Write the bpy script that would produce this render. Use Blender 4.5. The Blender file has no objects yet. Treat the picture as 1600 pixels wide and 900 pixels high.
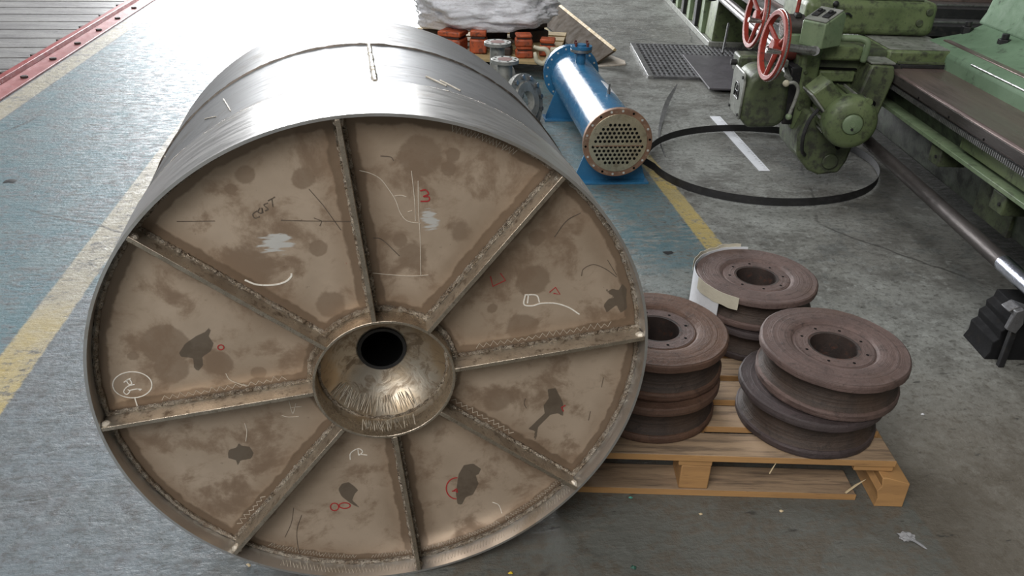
import bpy, bmesh, math, random
from math import sin, cos, pi, radians, atan2, hypot
from mathutils import Vector, Matrix, noise
random.seed(7)
S = bpy.context.scene
COL = S.collection

# ------------------------------------------------------------------ camera
F, TH, RO, H = 1259.75, 0.502, 0.0288, 1.55
_r = Vector((1, 0, 0)); _u = Vector((0, sin(TH), cos(TH))); CD = Vector((0, cos(TH), -sin(TH)))
CR = _r*cos(RO) + _u*sin(RO); CU = _u*cos(RO) - _r*sin(RO)
cam = bpy.data.cameras.new('camera'); cam.sensor_width = 36; cam.sensor_fit = 'HORIZONTAL'; cam.lens = F/1600*36
cam.clip_start = .02; cam.clip_end = 200
co = bpy.data.objects.new('camera', cam); COL.objects.link(co)
co.matrix_world = Matrix(((CR.x, CU.x, -CD.x, 0), (CR.y, CU.y, -CD.y, 0), (CR.z, CU.z, -CD.z, H), (0, 0, 0, 1)))
S.camera = co
# ------------------------------------------------------------------ world, lights, exposure
W_ = bpy.data.worlds.new('world'); S.world = W_; W_.use_nodes = True
W_.node_tree.nodes['Background'].inputs[0].default_value = (.98, .99, 1, 1)
W_.node_tree.nodes['Background'].inputs[1].default_value = .15
def area(name, loc, target, sx, sy, power, color=(1, 1, 1)):
    l = bpy.data.lights.new(name, 'AREA'); l.shape = 'RECTANGLE'; l.size = sx; l.size_y = sy; l.energy = power; l.color = color
    o = bpy.data.objects.new(name, l); COL.objects.link(o); o.location = loc
    o.rotation_euler = (Vector(target)-Vector(loc)).to_track_quat('-Z', 'Y').to_euler()
    return o
area('daylight_door', (-4.0, 15, 3.0), (-2.6, 3, .6), 5.0, 4.4, 1900, (.97, .985, 1))
area('skylight', (-3.6, 5.5, 8.5), (-2.4, 4, 0), 3.5, 9, 420, (.96, .98, 1))
area('added_front_fill', (-2.6, -4.2, 6.5), (-.8, 1.4, .3), 5, 4, 640, (1, .975, .94))  # added fill lamp behind the camera, brightens the drum end
vs = S.view_settings
vs.view_transform = 'Standard'; vs.look = 'None'; vs.gamma = 1; vs.use_curve_mapping = False; vs.exposure = 0

def ray(x, y): return CR*((x-800)/F) - CU*((y-450)/F) + CD
O_ = Vector((0, 0, H))
def fl(x, y, z=0):
    d = ray(x, y); return O_ + d*((z-H)/d.z)

# ------------------------------------------------------------------ materials
class NT:
    def __init__(s, name):
        s.m = bpy.data.materials.new(name); s.m.use_nodes = True; s.t = s.m.node_tree
        s.b = s.t.nodes['Principled BSDF']; s.tc = None
    def n(s, typ, **k):
        o = s.t.nodes.new('ShaderNode'+typ)
        for a, v in k.items(): setattr(o, a, v)
        return o
    def l(s, a, b): s.t.links.new(a, b)
    def put(s, sock, v):
        if hasattr(v, 'is_output'): s.l(v, sock)
        elif isinstance(v, (tuple, list)) and len(v) == 3 and sock.type == 'RGBA': sock.default_value = (*v, 1)
        else: sock.default_value = v
    def coord(s, kind='Object'):
        if not s.tc: s.tc = s.n('TexCoord')
        return s.tc.outputs[kind]
    def noise(s, scale, detail=6, rough=.6, vec=None, stretch=None, dist=0):
        o = s.n('TexNoise'); o.inputs['Scale'].default_value = scale; o.inputs['Detail'].default_value = detail
        o.inputs['Roughness'].default_value = rough; o.inputs['Distortion'].default_value = dist
        v = vec or s.coord()
        if stretch:
            mp = s.n('Mapping'); mp.inputs['Scale'].default_value = stretch; s.l(v, mp.inputs[0]); v = mp.outputs[0]
        s.l(v, o.inputs['Vector']); return o.outputs['Fac']
    def ramp(s, f, lo, hi, a=0., b=1.):
        o = s.n('MapRange'); o.clamp = True; o.interpolation_type = 'SMOOTHSTEP'
        s.put(o.inputs[0], f)
        for i, v in zip((1, 2, 3, 4), (lo, hi, a, b)): s.put(o.inputs[i], v)
        return o.outputs[0]
    def ma(s, op, a, b=0, c=None):
        o = s.n('Math', operation=op); s.put(o.inputs[0], a); s.put(o.inputs[1], b)
        if c is not None: s.put(o.inputs[2], c)
        return o.outputs[0]
    def mix(s, f, a, b, blend='MIX'):
        o = s.n('Mix', data_type='RGBA', blend_type=blend); s.put(o.inputs[0], f); s.put(o.inputs[6], a); s.put(o.inputs[7], b)
        return o.outputs[2]
    def attr(s, name):
        o = s.n('Attribute'); o.attribute_name = name; return o.outputs['Fac']
    def out(s, color, rough=.5, metal=0., bump=None, bs=.3, bd=.01, spec=None, **k):
        s.put(s.b.inputs['Base Color'], color); s.put(s.b.inputs['Roughness'], rough); s.put(s.b.inputs['Metallic'], metal)
        if spec is not None: s.b.inputs['Specular IOR Level'].default_value = spec
        for a, v in k.items(): s.put(s.b.inputs[a.replace('_', ' ')], v)
        if bump is not None:
            o = s.n('Bump'); o.inputs['Strength'].default_value = bs; o.inputs['Distance'].default_value = bd
            s.l(bump, o.inputs['Height']); s.l(o.outputs[0], s.b.inputs['Normal'])
        return s.m

def worn(name, a, b, dirt, sc=6, rough=.5, metal=0., dirt_lo=.52, dirt_hi=.7, speck=.0, bs=.25, spec=None, stretch=None):
    t = NT(name)
    f1 = t.noise(sc, 5, .6, stretch=stretch); f2 = t.noise(sc*3.1, 8, .65, stretch=stretch); f3 = t.noise(sc*14, 4, .7, stretch=stretch)
    c = t.mix(t.ramp(f1, .35, .65), a, b)
    c = t.mix(t.ramp(f2, dirt_lo, dirt_hi, 0, .85), c, dirt)
    if speck: c = t.mix(t.ramp(f3, .62, .7, 0, speck), c, dirt)
    return t.out(c, t.ramp(f2, .3, .7, rough-.08, rough+.12), metal, f3, bs, .004, spec)

M = {}
M['green'] = worn('machine_green_paint', (.135, .172, .078), (.095, .128, .055), (.03, .032, .022), 6, .45, 0, .47, .68, .7)
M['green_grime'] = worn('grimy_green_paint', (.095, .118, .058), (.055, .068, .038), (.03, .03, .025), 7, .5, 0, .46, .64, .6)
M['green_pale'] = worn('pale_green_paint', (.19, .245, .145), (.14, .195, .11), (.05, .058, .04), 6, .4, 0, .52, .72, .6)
M['bed_shaded'] = worn('shade_darkened_green_paint', (.055, .072, .045), (.035, .045, .03), (.016, .017, .015), 5, .5, 0, .45, .65, .5)  # shade along the bed side painted in as a darker green
M['grey_paint'] = worn('worn_grey_paint', (.26, .265, .24), (.17, .18, .155), (.07, .07, .06), 8, .4, 0, .5, .66, .6)
M['column_paint'] = worn('matt_column_green', (.15, .23, .15), (.12, .19, .12), (.05, .06, .045), 5, .7, 0, .55, .75, .4, spec=.2)
M['dark'] = worn('oily_dark_iron', (.022, .022, .024), (.012, .012, .014), (.04, .035, .03), 9, .45, .2)
M['way'] = worn('brown_bed_steel', (.24, .175, .155), (.18, .135, .125), (.10, .078, .07), 4, .33, .55, stretch=(1, .12, 1))
M['shaft'] = worn('dull_shaft_steel', (.13, .115, .11), (.085, .075, .072), (.04, .036, .034), 6, .45, .7, stretch=(1, .3, 1))
M['bright_shaft'] = worn('polished_shaft_steel', (.55, .57, .66), (.4, .42, .48), (.2, .2, .22), 8, .2, 1)
M['red'] = worn('worn_red_enamel', (.30, .036, .022), (.23, .03, .02), (.08, .018, .014), 9, .35, 0, .56, .72)
M['dark_red'] = worn('dark_red_paint', (.12, .03, .025), (.08, .025, .02), (.03, .015, .012), 9, .45)
M['chrome'] = worn('worn_bright_steel', (.7, .68, .66), (.5, .48, .46), (.2, .18, .17), 20, .22, 1)
M['steel'] = worn('plain_steel', (.42, .42, .42), (.30, .30, .30), (.12, .11, .1), 12, .35, .9)
M['black'] = worn('black_rubber', (.018, .018, .02), (.012, .012, .012), (.03, .03, .03), 8, .6)
M['scrap'] = worn('matt_black_scrap', (.010, .010, .011), (.007, .007, .008), (.02, .018, .017), 8, .85, spec=.2)
M['sheet_rubber'] = worn('dark_grey_rubber', (.075, .07, .078), (.06, .056, .062), (.045, .042, .045), 3, .5, 0, .5, .8)
M['grate'] = worn('grate_iron', (.20, .20, .21), (.13, .13, .135), (.06, .055, .05), 9, .42, .5)
M['void'] = worn('black_void', (.004, .004, .004), (.003, .003, .003), (.006, .006, .006), 5, .9, spec=.1)
M['blue'] = worn('glossy_blue_paint', (.032, .155, .30), (.028, .125, .25), (.028, .075, .135), 6, .2, 0, .58, .8)
M['brass'] = worn('machined_tube_sheet', (.62, .56, .42), (.5, .44, .32), (.30, .25, .18), 7, .3, .85)
M['flange_rust'] = worn('rusty_flange_face', (.30, .17, .11), (.22, .13, .09), (.36, .30, .22), 14, .5, .5)
M['white_bolt'] = worn('bright_bolt', (.75, .75, .72), (.6, .6, .58), (.4, .38, .34), 20, .3, .5)
M['paper'] = worn('white_paper', (.74, .76, .80), (.66, .68, .72), (.5, .48, .44), 5, .6, 0, .6, .8)
M['tape'] = worn('cream_masking_tape', (.62, .58, .47), (.54, .50, .40), (.4, .36, .28), 10, .6, 0, .58, .8)
M['wood_top'] = worn('weathered_pallet_wood', (.37, .26, .165), (.28, .195, .125), (.12, .085, .06), 6, .8, 0, .44, .66, .6, .4, stretch=(.25, 3, 3))
M['wood_cut'] = worn('sawn_pallet_wood', (.46, .255, .10), (.38, .21, .085), (.22, .12, .05), 9, .7, 0, .55, .75, .2, stretch=(.4, 2, 4))
M['orange'] = worn('orange_casting_paint', (.50, .10, .03), (.32, .07, .03), (.10, .035, .02), 9, .5, 0, .48, .66)
M['rust_black'] = worn('black_scrap_iron', (.05, .035, .03), (.03, .022, .02), (.10, .04, .025), 12, .6)
M['valve'] = worn('cast_grey_valve', (.34, .34, .32), (.24, .24, .22), (.12, .11, .1), 9, .5, .4)
M['valve_red'] = worn('rusty_flange_bore', (.16, .05, .035), (.11, .04, .03), (.06, .03, .025), 12, .7)
M['cream'] = worn('cream_plastic', (.62, .58, .44), (.55, .5, .38), (.35, .31, .24), 8, .5)
M['card'] = worn('brown_cardboard', (.065, .048, .032), (.05, .037, .025), (.035, .027, .019), 3, .9, spec=.15)
M['card_edge'] = worn('yellow_cut_edge', (.46, .34, .17), (.38, .28, .14), (.25, .18, .1), 6, .7)
M['card_pale'] = worn('torn_pale_cardboard', (.62, .57, .50), (.5, .44, .37), (.36, .29, .22), 6, .8)
M['rail_red'] = worn('red_rail_paint', (.30, .045, .045), (.23, .04, .04), (.12, .035, .03), 6, .42, 0, .55, .75)
M['rail_pale'] = worn('faded_red_rail_paint', (.36, .15, .15), (.30, .11, .11), (.17, .06, .06), 5, .4, 0, .55, .72)
M['chalk'] = worn('white_chalk', (.88, .84, .76), (.76, .72, .64), (.6, .54, .46), 60, .8)
M['chalk_dim'] = worn('faint_chalk', (.66, .59, .49), (.58, .51, .42), (.44, .38, .3), 60, .8)
M['red_ink'] = worn('red_marker_ink', (.42, .03, .03), (.34, .03, .03), (.24, .04, .04), 40, .6)
M['black_ink'] = worn('black_marker_ink', (.13, .10, .075), (.09, .07, .052), (.18, .14, .10), 40, .6)
M['scratch'] = worn('bright_ground_steel', (.74, .69, .60), (.6, .54, .45), (.36, .31, .24), 80, .4, .35)
M['weld'] = worn('weld_bead_steel', (.55, .50, .43), (.30, .24, .18), (.09, .065, .045), 60, .3, .9, .5, .62, .5, .8)
M['rib'] = worn('rib_steel', (.60, .55, .47), (.46, .41, .34), (.16, .12, .085), 16, .33, .85, .5, .7, .3)
M['rib_edge'] = worn('ground_edge_steel', (.60, .52, .42), (.46, .39, .31), (.24, .19, .14), 30, .3, .95)
M['green_bit'] = worn('green_scrap', (.03, .11, .075), (.02, .08, .06), (.02, .05, .04), 20, .5)
M['teal_bit'] = worn('teal_scrap', (.10, .38, .30), (.08, .3, .25), (.05, .2, .16), 20, .5)
M['yellow_bit'] = worn('yellow_scrap', (.7, .48, .02), (.6, .42, .02), (.4, .3, .05), 20, .5)
M['wall'] = worn('dark_blocker_grey', (.16, .16, .15), (.12, .12, .115), (.08, .08, .075), 1.5, .8)  # dark grey for the unseen light-blocking wall and roof slab
M['rag'] = worn('grey_rag', (.34, .34, .35), (.25, .25, .26), (.14, .14, .14), 30, .8)
M['straw'] = worn('pale_splinter', (.60, .48, .30), (.5, .4, .25), (.35, .26, .16), 30, .7)

# brown end plate with heat tint, stains and ground patches (fields stored per vertex, edges broken up by noise)
t = NT('heat_tinted_end_plate')
f1 = t.noise(3.2, 6, .6, dist=.4); f2 = t.noise(11, 8, .65, dist=.3); f3 = t.noise(70, 6, .7); f4 = t.noise(30, 3, .5)
c = t.mix(t.ramp(f1, .34, .66), (.62, .495, .38), (.48, .375, .28))
c = t.mix(t.ramp(f2, .44, .64, 0, .75), c, (.34, .24, .165))
c = t.mix(t.ramp(f3, .64, .74, 0, .5), c, (.13, .10, .075))
bl = t.ma('ADD', t.attr('blob'), t.ma('MULTIPLY', t.ma('SUBTRACT', f2, .5), 1.9))
c = t.mix(t.ramp(bl, .0, .35, 0, .6), c, (.24, .165, .11))
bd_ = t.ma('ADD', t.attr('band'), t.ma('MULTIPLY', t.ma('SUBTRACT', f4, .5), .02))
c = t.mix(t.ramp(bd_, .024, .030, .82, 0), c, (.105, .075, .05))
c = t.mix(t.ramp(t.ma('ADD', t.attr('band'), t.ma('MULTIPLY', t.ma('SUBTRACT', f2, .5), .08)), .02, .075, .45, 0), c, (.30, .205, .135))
ds = t.ma('ADD', t.attr('dark'), t.ma('MULTIPLY', t.ma('SUBTRACT', f4, .5), .004))
c = t.mix(t.ramp(ds, -.0005, .0012, 0, .82), c, (.125, .10, .075))
gw = t.noise(26, 3, .5, stretch=(1, 1, 6)); g = t.ma('MULTIPLY', t.ramp(t.ma('ADD', t.attr('grind'), t.ma('MULTIPLY', t.ma('SUBTRACT', gw, .5), 2.4)), .25, .6), t.ramp(t.attr('grind'), 0, .3))
c = t.mix(g, c, (.72, .71, .68))
t.put(t.b.inputs['Roughness'], .4)
M['plate'] = t.out(c, t.ramp(f2, .3, .7, .33, .52), t.ramp(t.attr('band'), 0, .05, .35, .5), f3, .12, .002)
# shell steels
def shell_mat(name, a, b, d, rough, lo=.5):
    t = NT(name); v = t.coord()
    fa = t.noise(2.4, 5, .6); fb = t.noise(9, 7, .7, stretch=(1, 8, 1)); fc = t.noise(40, 4, .7, stretch=(1, .2, 1))
    c = t.mix(t.ramp(fa, .35, .65), a, b); c = t.mix(t.ramp(fb, lo, .75, 0, .7), c, d); c = t.mix(t.ramp(fc, .62, .74, 0, .4), c, d)
    fd = t.noise(5, 8, .7, dist=.8); c = t.mix(t.ramp(fd, .52, .66, 0, .55), c, tuple(q*f_ for q, f_ in zip(d, (1.05, .95, .82))))
    return t.out(c, t.ramp(fb, .3, .7, rough-.05, rough+.1), .92, fc, .03, .001)
M['shell'] = shell_mat('dull_stainless_shell', (.31, .315, .325), (.25, .25, .25), (.155, .15, .145), .50)
M['shell_bright'] = shell_mat('ground_bright_band', (.68, .67, .66), (.58, .57, .55), (.40, .38, .35), .33, .6)
M['seam'] = worn('dark_weld_seam', (.12, .10, .085), (.08, .07, .06), (.2, .18, .16), 30, .4, .7)
M['dish'] = None
t = NT('ground_hub_steel')
fa = t.noise(7, 6, .6); fb = t.noise(24, 6, .7, stretch=(1, .3, 1), dist=1.5)
c = t.mix(t.ramp(fa, .38, .62), (.36, .275, .18), (.40, .36, .30)); c = t.mix(t.ramp(fb, .48, .62, 0, .8), c, (.19, .145, .10)); 
M['dish'] = t.out(c, t.ramp(fb, .3, .7, .38, .52), .8, fb, .25, .004)
# rusty wheel: concentric lathe rings on object axis
def rust(name, a, b, d, e):
    t = NT(name); f1 = t.noise(9, 6, .6); f2 = t.noise(45, 6, .75); f3 = t.noise(4, 3, .5)
    sx = t.n('SeparateXYZ'); t.l(t.coord(), sx.inputs[0])
    rr = t.ma('SQRT', t.ma('ADD', t.ma('MULTIPLY', sx.outputs[0], sx.outputs[0]), t.ma('MULTIPLY', sx.outputs[1], sx.outputs[1])))
    cm = t.n('CombineXYZ'); t.l(rr, cm.inputs[0]); t.l(t.ma('MULTIPLY', sx.outputs[2], .6), cm.inputs[1])
    ring = t.noise(170, 4, .7, vec=cm.outputs[0])
    c = t.mix(t.ramp(f1, .35, .65), a, b); c = t.mix(t.ramp(f2, .5, .7, 0, .7), c, d); c = t.mix(t.ramp(ring, .5, .62, 0, .4), c, d)
    c = t.mix(t.ramp(f3, .55, .75, 0, .5), c, e)
    return t.out(c, .62, .15, t.ma('ADD', ring, f2), .6, .005)
M['rust'] = rust('dry_brown_rust', (.145, .096, .084), (.105, .070, .062), (.042, .030, .026), (.135, .082, .056))
M['rust2'] = rust('red_brown_rust', (.135, .074, .050), (.10, .055, .038), (.045, .029, .022), (.165, .088, .048))
M['rust_tread'] = rust('gritty_dark_tread_rust', (.070, .048, .038), (.048, .034, .028), (.025, .019, .016), (.095, .055, .034))
M['rust_dark'] = rust('dark_purple_rust', (.075, .055, .055), (.05, .037, .037), (.028, .022, .022), (.10, .065, .05))
# plastic film
t = NT('crumpled_clear_film'); fa = t.noise(7, 9, .75, dist=3.5, stretch=(.6, 1, 2.2)); fb = t.noise(16, 7, .7, dist=4, stretch=(.5, 1, 2.5))
c = t.mix(t.ramp(fa, .4, .62), (.93, .93, .97), (.72, .70, .73)); c = t.mix(t.ramp(fb, .55, .66, 0, .5), c, (.36, .31, .31))
M['film'] = t.out(c, .25, 0, fb, .5, .03, Transmission_Weight=.15)
# floor
t = NT('painted_workshop_floor'); P = t.coord('Object')
mp = t.n('Mapping', vector_type='POINT'); mp.inputs['Rotation'].default_value = (0, 0, -radians(7.9)); t.l(P, mp.inputs[0])
sx = t.n('SeparateXYZ'); t.l(mp.outputs[0], sx.inputs[0]); U, V = sx.outputs[0], sx.outputs[1]
n1 = t.noise(.7, 6, .6); n2 = t.noise(3.2, 8, .68); n3 = t.noise(16, 8, .72); n4 = t.noise(60, 5, .7); nw = t.noise(5, 7, .7, stretch=(1, 1, 1), dist=.6)
ns = t.noise(26, 4, .6, vec=mp.outputs[0], stretch=(.5, 1.6, 1))
wob = t.ma('MULTIPLY', t.ma('SUBTRACT', n3, .5), .02)
Uw = t.ma('ADD', U, wob)
def band(lo, hi, e=.006): return t.ma('MULTIPLY', t.ramp(Uw, lo-e, lo+e), t.ramp(Uw, hi-e, hi+e, 1, 0))
conc = t.mix(t.ramp(n1, .38, .62), (.245, .252, .235), (.17, .168, .152))
conc = t.mix(t.ramp(n2, .44, .62, 0, .75), conc, (.095, .092, .082))
conc = t.mix(t.ramp(n3, .54, .62, 0, .6), conc, (.29, .30, .28))
flake = t.ma('MULTIPLY', t.ramp(t.ma('ADD', t.ma('MULTIPLY', nw, .6), t.ma('MULTIPLY', n3, .4)), .53, .55), t.ramp(n1, .42, .55))
conc = t.mix(t.ma('MULTIPLY', flake, .6), conc, (.10, .105, .10))
conc = t.mix(t.ramp(n3, .30, .42, .6, 0), conc, (.06, .057, .052))
lightc = t.mix(t.ramp(n2, .4, .62), (.135, .15, .165), (.115, .12, .125))
lightc = t.mix(t.ramp(n3, .50, .60, 0, .65), lightc, (.085, .085, .085))
gr = t.noise(38, 6, .75)
lightc = t.mix(t.ramp(gr, .50, .62, 0, .75), lightc, (.075, .075, .075))
lightc = t.mix(t.ramp(gr, .36, .46, .6, 0), lightc, (.21, .22, .225))
left = t.ramp(t.ma('ADD', U, t.ma('MULTIPLY', t.ma('SUBTRACT', n2, .5), 1.0)), -.75, .15, 1, 0)
conc = t.mix(t.ma('MULTIPLY', t.ramp(gr, .50, .62), .6), conc, (.065, .062, .055))
brown = t.ramp(t.ma('ADD', V, t.ma('MULTIPLY', n2, .8)), 1.9, 2.9, .75, 0)
conc = t.mix(brown, conc, (.112, .092, .068))
base = t.mix(left, conc, lightc)
bluec = t.mix(t.ramp(n2, .4, .62), (.085, .155, .178), (.125, .18, .195))
zone = t.ma('MAXIMUM', t.ma('MULTIPLY', band(-1.26, 1.32), t.ramp(t.ma('ADD', V, t.ma('MULTIPLY', t.ma('SUBTRACT', n2, .5), 1.4)), 2.75, 3.0, .22, 1)), band(-2.46, -1.38))
wear = t.ramp(t.ma('ADD', t.ma('MULTIPLY', nw, .35), t.ma('ADD', t.ma('MULTIPLY', gr, .35), t.ma('MULTIPLY', ns, .3))), .47, .56, .95, .1)
c = t.mix(t.ma('MULTIPLY', zone, wear), base, bluec)
yel = t.mix(t.ramp(n2, .4, .65), (.42, .31, .075), (.36, .29, .12))
ys = t.ma('MAXIMUM', t.ma('MAXIMUM', band(-1.392, -1.258), band(-2.62, -2.47)), t.ma('MULTIPLY', band(1.292, 1.384), t.ramp(V, 2.75, 2.8)))
fade = t.ramp(t.ma('ADD', V, t.ma('MULTIPLY', nw, 1.2)), 2.7, 3.5, .1, .78)
yel = t.mix(t.ma('MULTIPLY', fade, t.ramp(U, 0, .1, 1, .2)), yel, (.30, .29, .26))
ywear = t.ramp(t.ma('ADD', t.ma('MULTIPLY', gr, .35), t.ma('ADD', t.ma('MULTIPLY', n3, .3), t.ma('MULTIPLY', nw, .35))), .50, .58, .95, .15)
c = t.mix(t.ma('MULTIPLY', ys, ywear), c, yel)
c = t.mix(t.ramp(n4, .66, .74, 0, .7), c, (.04, .038, .035))
c = t.mix(t.ramp(ns, .30, .36, .75, 0), c, (.045, .043, .04))
vo = t.n('TexVoronoi', feature='DISTANCE_TO_EDGE'); vo.inputs['Scale'].default_value = .55
wv = t.n('Mix', data_type='VECTOR'); wv.inputs[0].default_value = .12; t.l(P, wv.inputs[4])
nn = t.n('TexNoise'); nn.inputs['Scale'].default_value = 2.5; nn.inputs['Detail'].default_value = 6; t.l(P, nn.inputs['Vector']); t.l(nn.outputs['Color'], wv.inputs[5])
t.l(wv.outputs[1], vo.inputs['Vector'])
crack = t.ma('MULTIPLY', t.ramp(vo.outputs['Distance'], .0015, .005, .7, 0), t.ramp(n1, .48, .56))
c = t.mix(crack, c, (.04, .038, .035))
hgt = t.ma('ADD', t.ma('MULTIPLY', n3, .6), t.ma('ADD', t.ma('MULTIPLY', n4, .4), t.ma('MULTIPLY', ns, .5)))
M['floor'] = t.out(c, t.ramp(t.ma('ADD', t.ma('MULTIPLY', n3, .5), t.ma('MULTIPLY', ns, .5)), .38, .58, .28, .62), 0, hgt, .6, .012, .45)
t = NT('grooved_deck_plank'); f1 = t.noise(2, 6, .6, stretch=(.6, 3, 1)); f2 = t.noise(22, 6, .7, stretch=(.4, 1.6, 1))
c = t.mix(t.ramp(f1, .38, .62), (.17, .165, .165), (.24, .235, .23)); c = t.mix(t.ramp(f2, .52, .66, 0, .7), c, (.085, .082, .08))
M['plank'] = t.out(c, t.ramp(f2, .3, .7, .32, .55), 0, f2, .5, .01)

# ------------------------------------------------------------------ object helpers
FR = {}     # object -> frame in which its mesh is written
def finish(me, smooth):
    me.polygons.foreach_set('use_smooth', [True]*len(me.polygons))
    if smooth < 3: me.set_sharp_from_angle(angle=smooth)
def thing(name, label, cat, loc=(0, 0, 0), rz=0., group=None, kind=None):
    o = bpy.data.objects.new(name, None); COL.objects.link(o); o.empty_display_size = .1
    o.location = loc; o.rotation_euler = (0, 0, rz)
    o['label'] = label; o['category'] = cat
    if group: o['group'] = group
    FR[o] = Matrix.Translation(loc) @ Matrix.Rotation(rz, 4, 'Z')
    return o
def obj(name, bm, mat, parent=None, bevel=0., smooth=.6, local=False, label=None, seg=2, pos=None):
    """bm in world coordinates unless local; child of parent (frame of the thing); a free mesh gets its origin at pos"""
    bmesh.ops.recalc_face_normals(bm, faces=bm.faces)
    fr = FR[parent] if parent else (Matrix.Translation(pos) if pos else Matrix.Identity(4))
    if not local: bm.transform(fr.inverted())
    me = bpy.data.meshes.new(name); bm.to_mesh(me); bm.free(); finish(me, smooth)
    if isinstance(mat, (list, tuple)):
        for m in mat: me.materials.append(M[m])
    else: me.materials.append(M[mat])
    o = bpy.data.objects.new(name, me); COL.objects.link(o)
    if parent: o.parent = parent
    elif pos: o.location = pos
    FR[o] = fr
    if label: o['label'] = label
    if bevel:
        b = o.modifiers.new('bevel', 'BEVEL'); b.width = bevel; b.segments = seg; b.limit_method = 'ANGLE'; b.angle_limit = .6
    return o
def tag(o, label, cat, group=None):
    o['label'] = label; o['category'] = cat
    if group: o['group'] = group
    return o
def struct(o, label=None):
    o['kind'] = 'structure'
    if label: o['label'] = label
    return o
def copy_tree(o, parent=None):
    c = o.copy(); COL.objects.link(c); FR[c] = FR[o]
    if parent: c.parent = parent
    for ch in list(o.children): copy_tree(ch, c)
    return c
def B(): return bmesh.new()
def bx(bm, c, s, R=None, jit=0):
    m = Matrix.Translation(c)
    if R is not None: m = m @ (R if isinstance(R, Matrix) else Matrix.Rotation(R, 4, 'Z'))
    r = bmesh.ops.create_cube(bm, size=1, matrix=m @ Matrix.Diagonal((*s, 1)))
    if jit:
        for v in r['verts']: v.co += Vector([random.uniform(-jit, jit) for _ in range(3)])
    return bm
def bb(bm, x0, x1, y0, y1, z0, z1): return bx(bm, ((x0+x1)/2, (y0+y1)/2, (z0+z1)/2), (x1-x0, y1-y0, z1-z0))
def axis_m(p, d):
    d = Vector(d).normalized(); return Matrix.Translation(p) @ d.to_track_quat('Z', 'Y').to_matrix().to_4x4()
def cyl(bm, p0, p1, r, n=24, r2=None):
    p0, p1 = Vector(p0), Vector(p1); L = (p1-p0).length
    bmesh.ops.create_cone(bm, cap_ends=True, segments=n, radius1=r, radius2=r if r2 is None else r2, depth=L, matrix=axis_m((p0+p1)/2, p1-p0))
    return bm
def lathe(bm, prof, m=None, n=64, close=False, wob=None):
    m = m or Matrix.Identity(4); rings = []
    for r, z in prof:
        rings.append([bm.verts.new(m @ Vector(((r*(1+(wob(2*pi*k/n, z) if wob else 0)))*cos(2*pi*k/n), (r*(1+(wob(2*pi*k/n, z) if wob else 0)))*sin(2*pi*k/n), z))) for k in range(n)])
    q = len(prof)
    for i in range(q if close else q-1):
        a, b = rings[i], rings[(i+1) % q]
        for k in range(n): bm.faces.new((a[k], a[(k+1) % n], b[(k+1) % n], b[k]))
    if not close:
        for rg, (r, z) in ((rings[0], prof[0]), (rings[-1], prof[-1])):
            bm.faces.new(rg)
    return bm
def tube(bm, pts, r, n=8, closed=False, rj=0.):
    pts = [Vector(p) for p in pts]; q = len(pts); rings = []; up = None
    for i, p in enumerate(pts):
        a = pts[(i-1) % q] if (closed or i) else p; b = pts[(i+1) % q] if (closed or i < q-1) else p
        d = (b-a).normalized()
        if up is None: up = Vector((0, 0, 1)) if abs(d.z) < .9 else Vector((1, 0, 0))
        s = d.cross(up).normalized(); up = s.cross(d).normalized()
        rr = (r[i] if isinstance(r, (list, tuple)) else r)*(1+random.uniform(-rj, rj))
        rings.append([bm.verts.new(p + s*cos(2*pi*k/n)*rr + up*sin(2*pi*k/n)*rr) for k in range(n)])
    for i in range(q if closed else q-1):
        a, b = rings[i], rings[(i+1) % q]
        for k in range(n): bm.faces.new((a[k], a[(k+1) % n], b[(k+1) % n], b[k]))
    if not closed: bm.faces.new(rings[0]); bm.faces.new(rings[-1])
    return bm
def prism(bm, pts, h, m=None):
    m = m or Matrix.Identity(4)
    a = [bm.verts.new(m @ Vector((x, y, 0))) for x, y in pts]; b = [bm.verts.new(m @ Vector((x, y, h))) for x, y in pts]
    bm.faces.new(a); bm.faces.new(b); q = len(pts)
    for i in range(q): bm.faces.new((a[i], a[(i+1) % q], b[(i+1) % q], b[i]))
    return bm
MXZ = Matrix(((1, 0, 0, 0), (0, 0, -1, 0), (0, 1, 0, 0), (0, 0, 0, 1)))     # prism drawn in x,z, extruded to -y
def bez(pts, n=10):
    """Catmull-Rom through points"""
    P_ = [Vector(p) for p in pts]; P_ = [P_[0]*2-P_[1]] + P_ + [P_[-1]*2-P_[-2]]; out = []
    for i in range(1, len(P_)-2):
        a, b, c, d = P_[i-1:i+3]
        for k in range(n):
            t_ = k/n; out.append(.5*((2*b)+(c-a)*t_+(2*a-5*b+4*c-d)*t_*t_+(3*b-a-3*c+d)*t_**3))
    return out + [P_[-2]]

# ------------------------------------------------------------------ setting: floor, deck, rail
bm = B(); bmesh.ops.create_grid(bm, x_segments=2, y_segments=2, size=16, matrix=Matrix.Translation((0, 6, 0)))
floor = struct(obj('floor', bm, 'floor'), 'worn painted concrete workshop floor with yellow lane lines')
struct(obj('shade_wall_right', bb(B(), 5.6, 5.8, -6, 18, 0, 7.2), 'wall'), 'unseen grey wall added beyond the machine to dim the right side')  # out of view, added to keep world light off the right side
struct(obj('shade_slab_top', bb(B(), .6, 5.8, -6, 18, 7.0, 7.2), 'wall'), 'unseen roof slab added above the machine to block light')  # out of view, added over the right part only to cut overhead light
FA = radians(7.9); RF = Matrix.Rotation(FA, 4, 'Z')                 # lane frame: u across, v along
def uv(u, v, z=0): return RF @ Vector((u, v, z))
for k in range(15):
    v = 5.0 + k*.36
    bm = B(); bx(bm, (-4.42, v+.12, .008), (3.2, .325, .014), None); bm.transform(RF)
    obj('plank', bm, 'plank', floor, .006)
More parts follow.
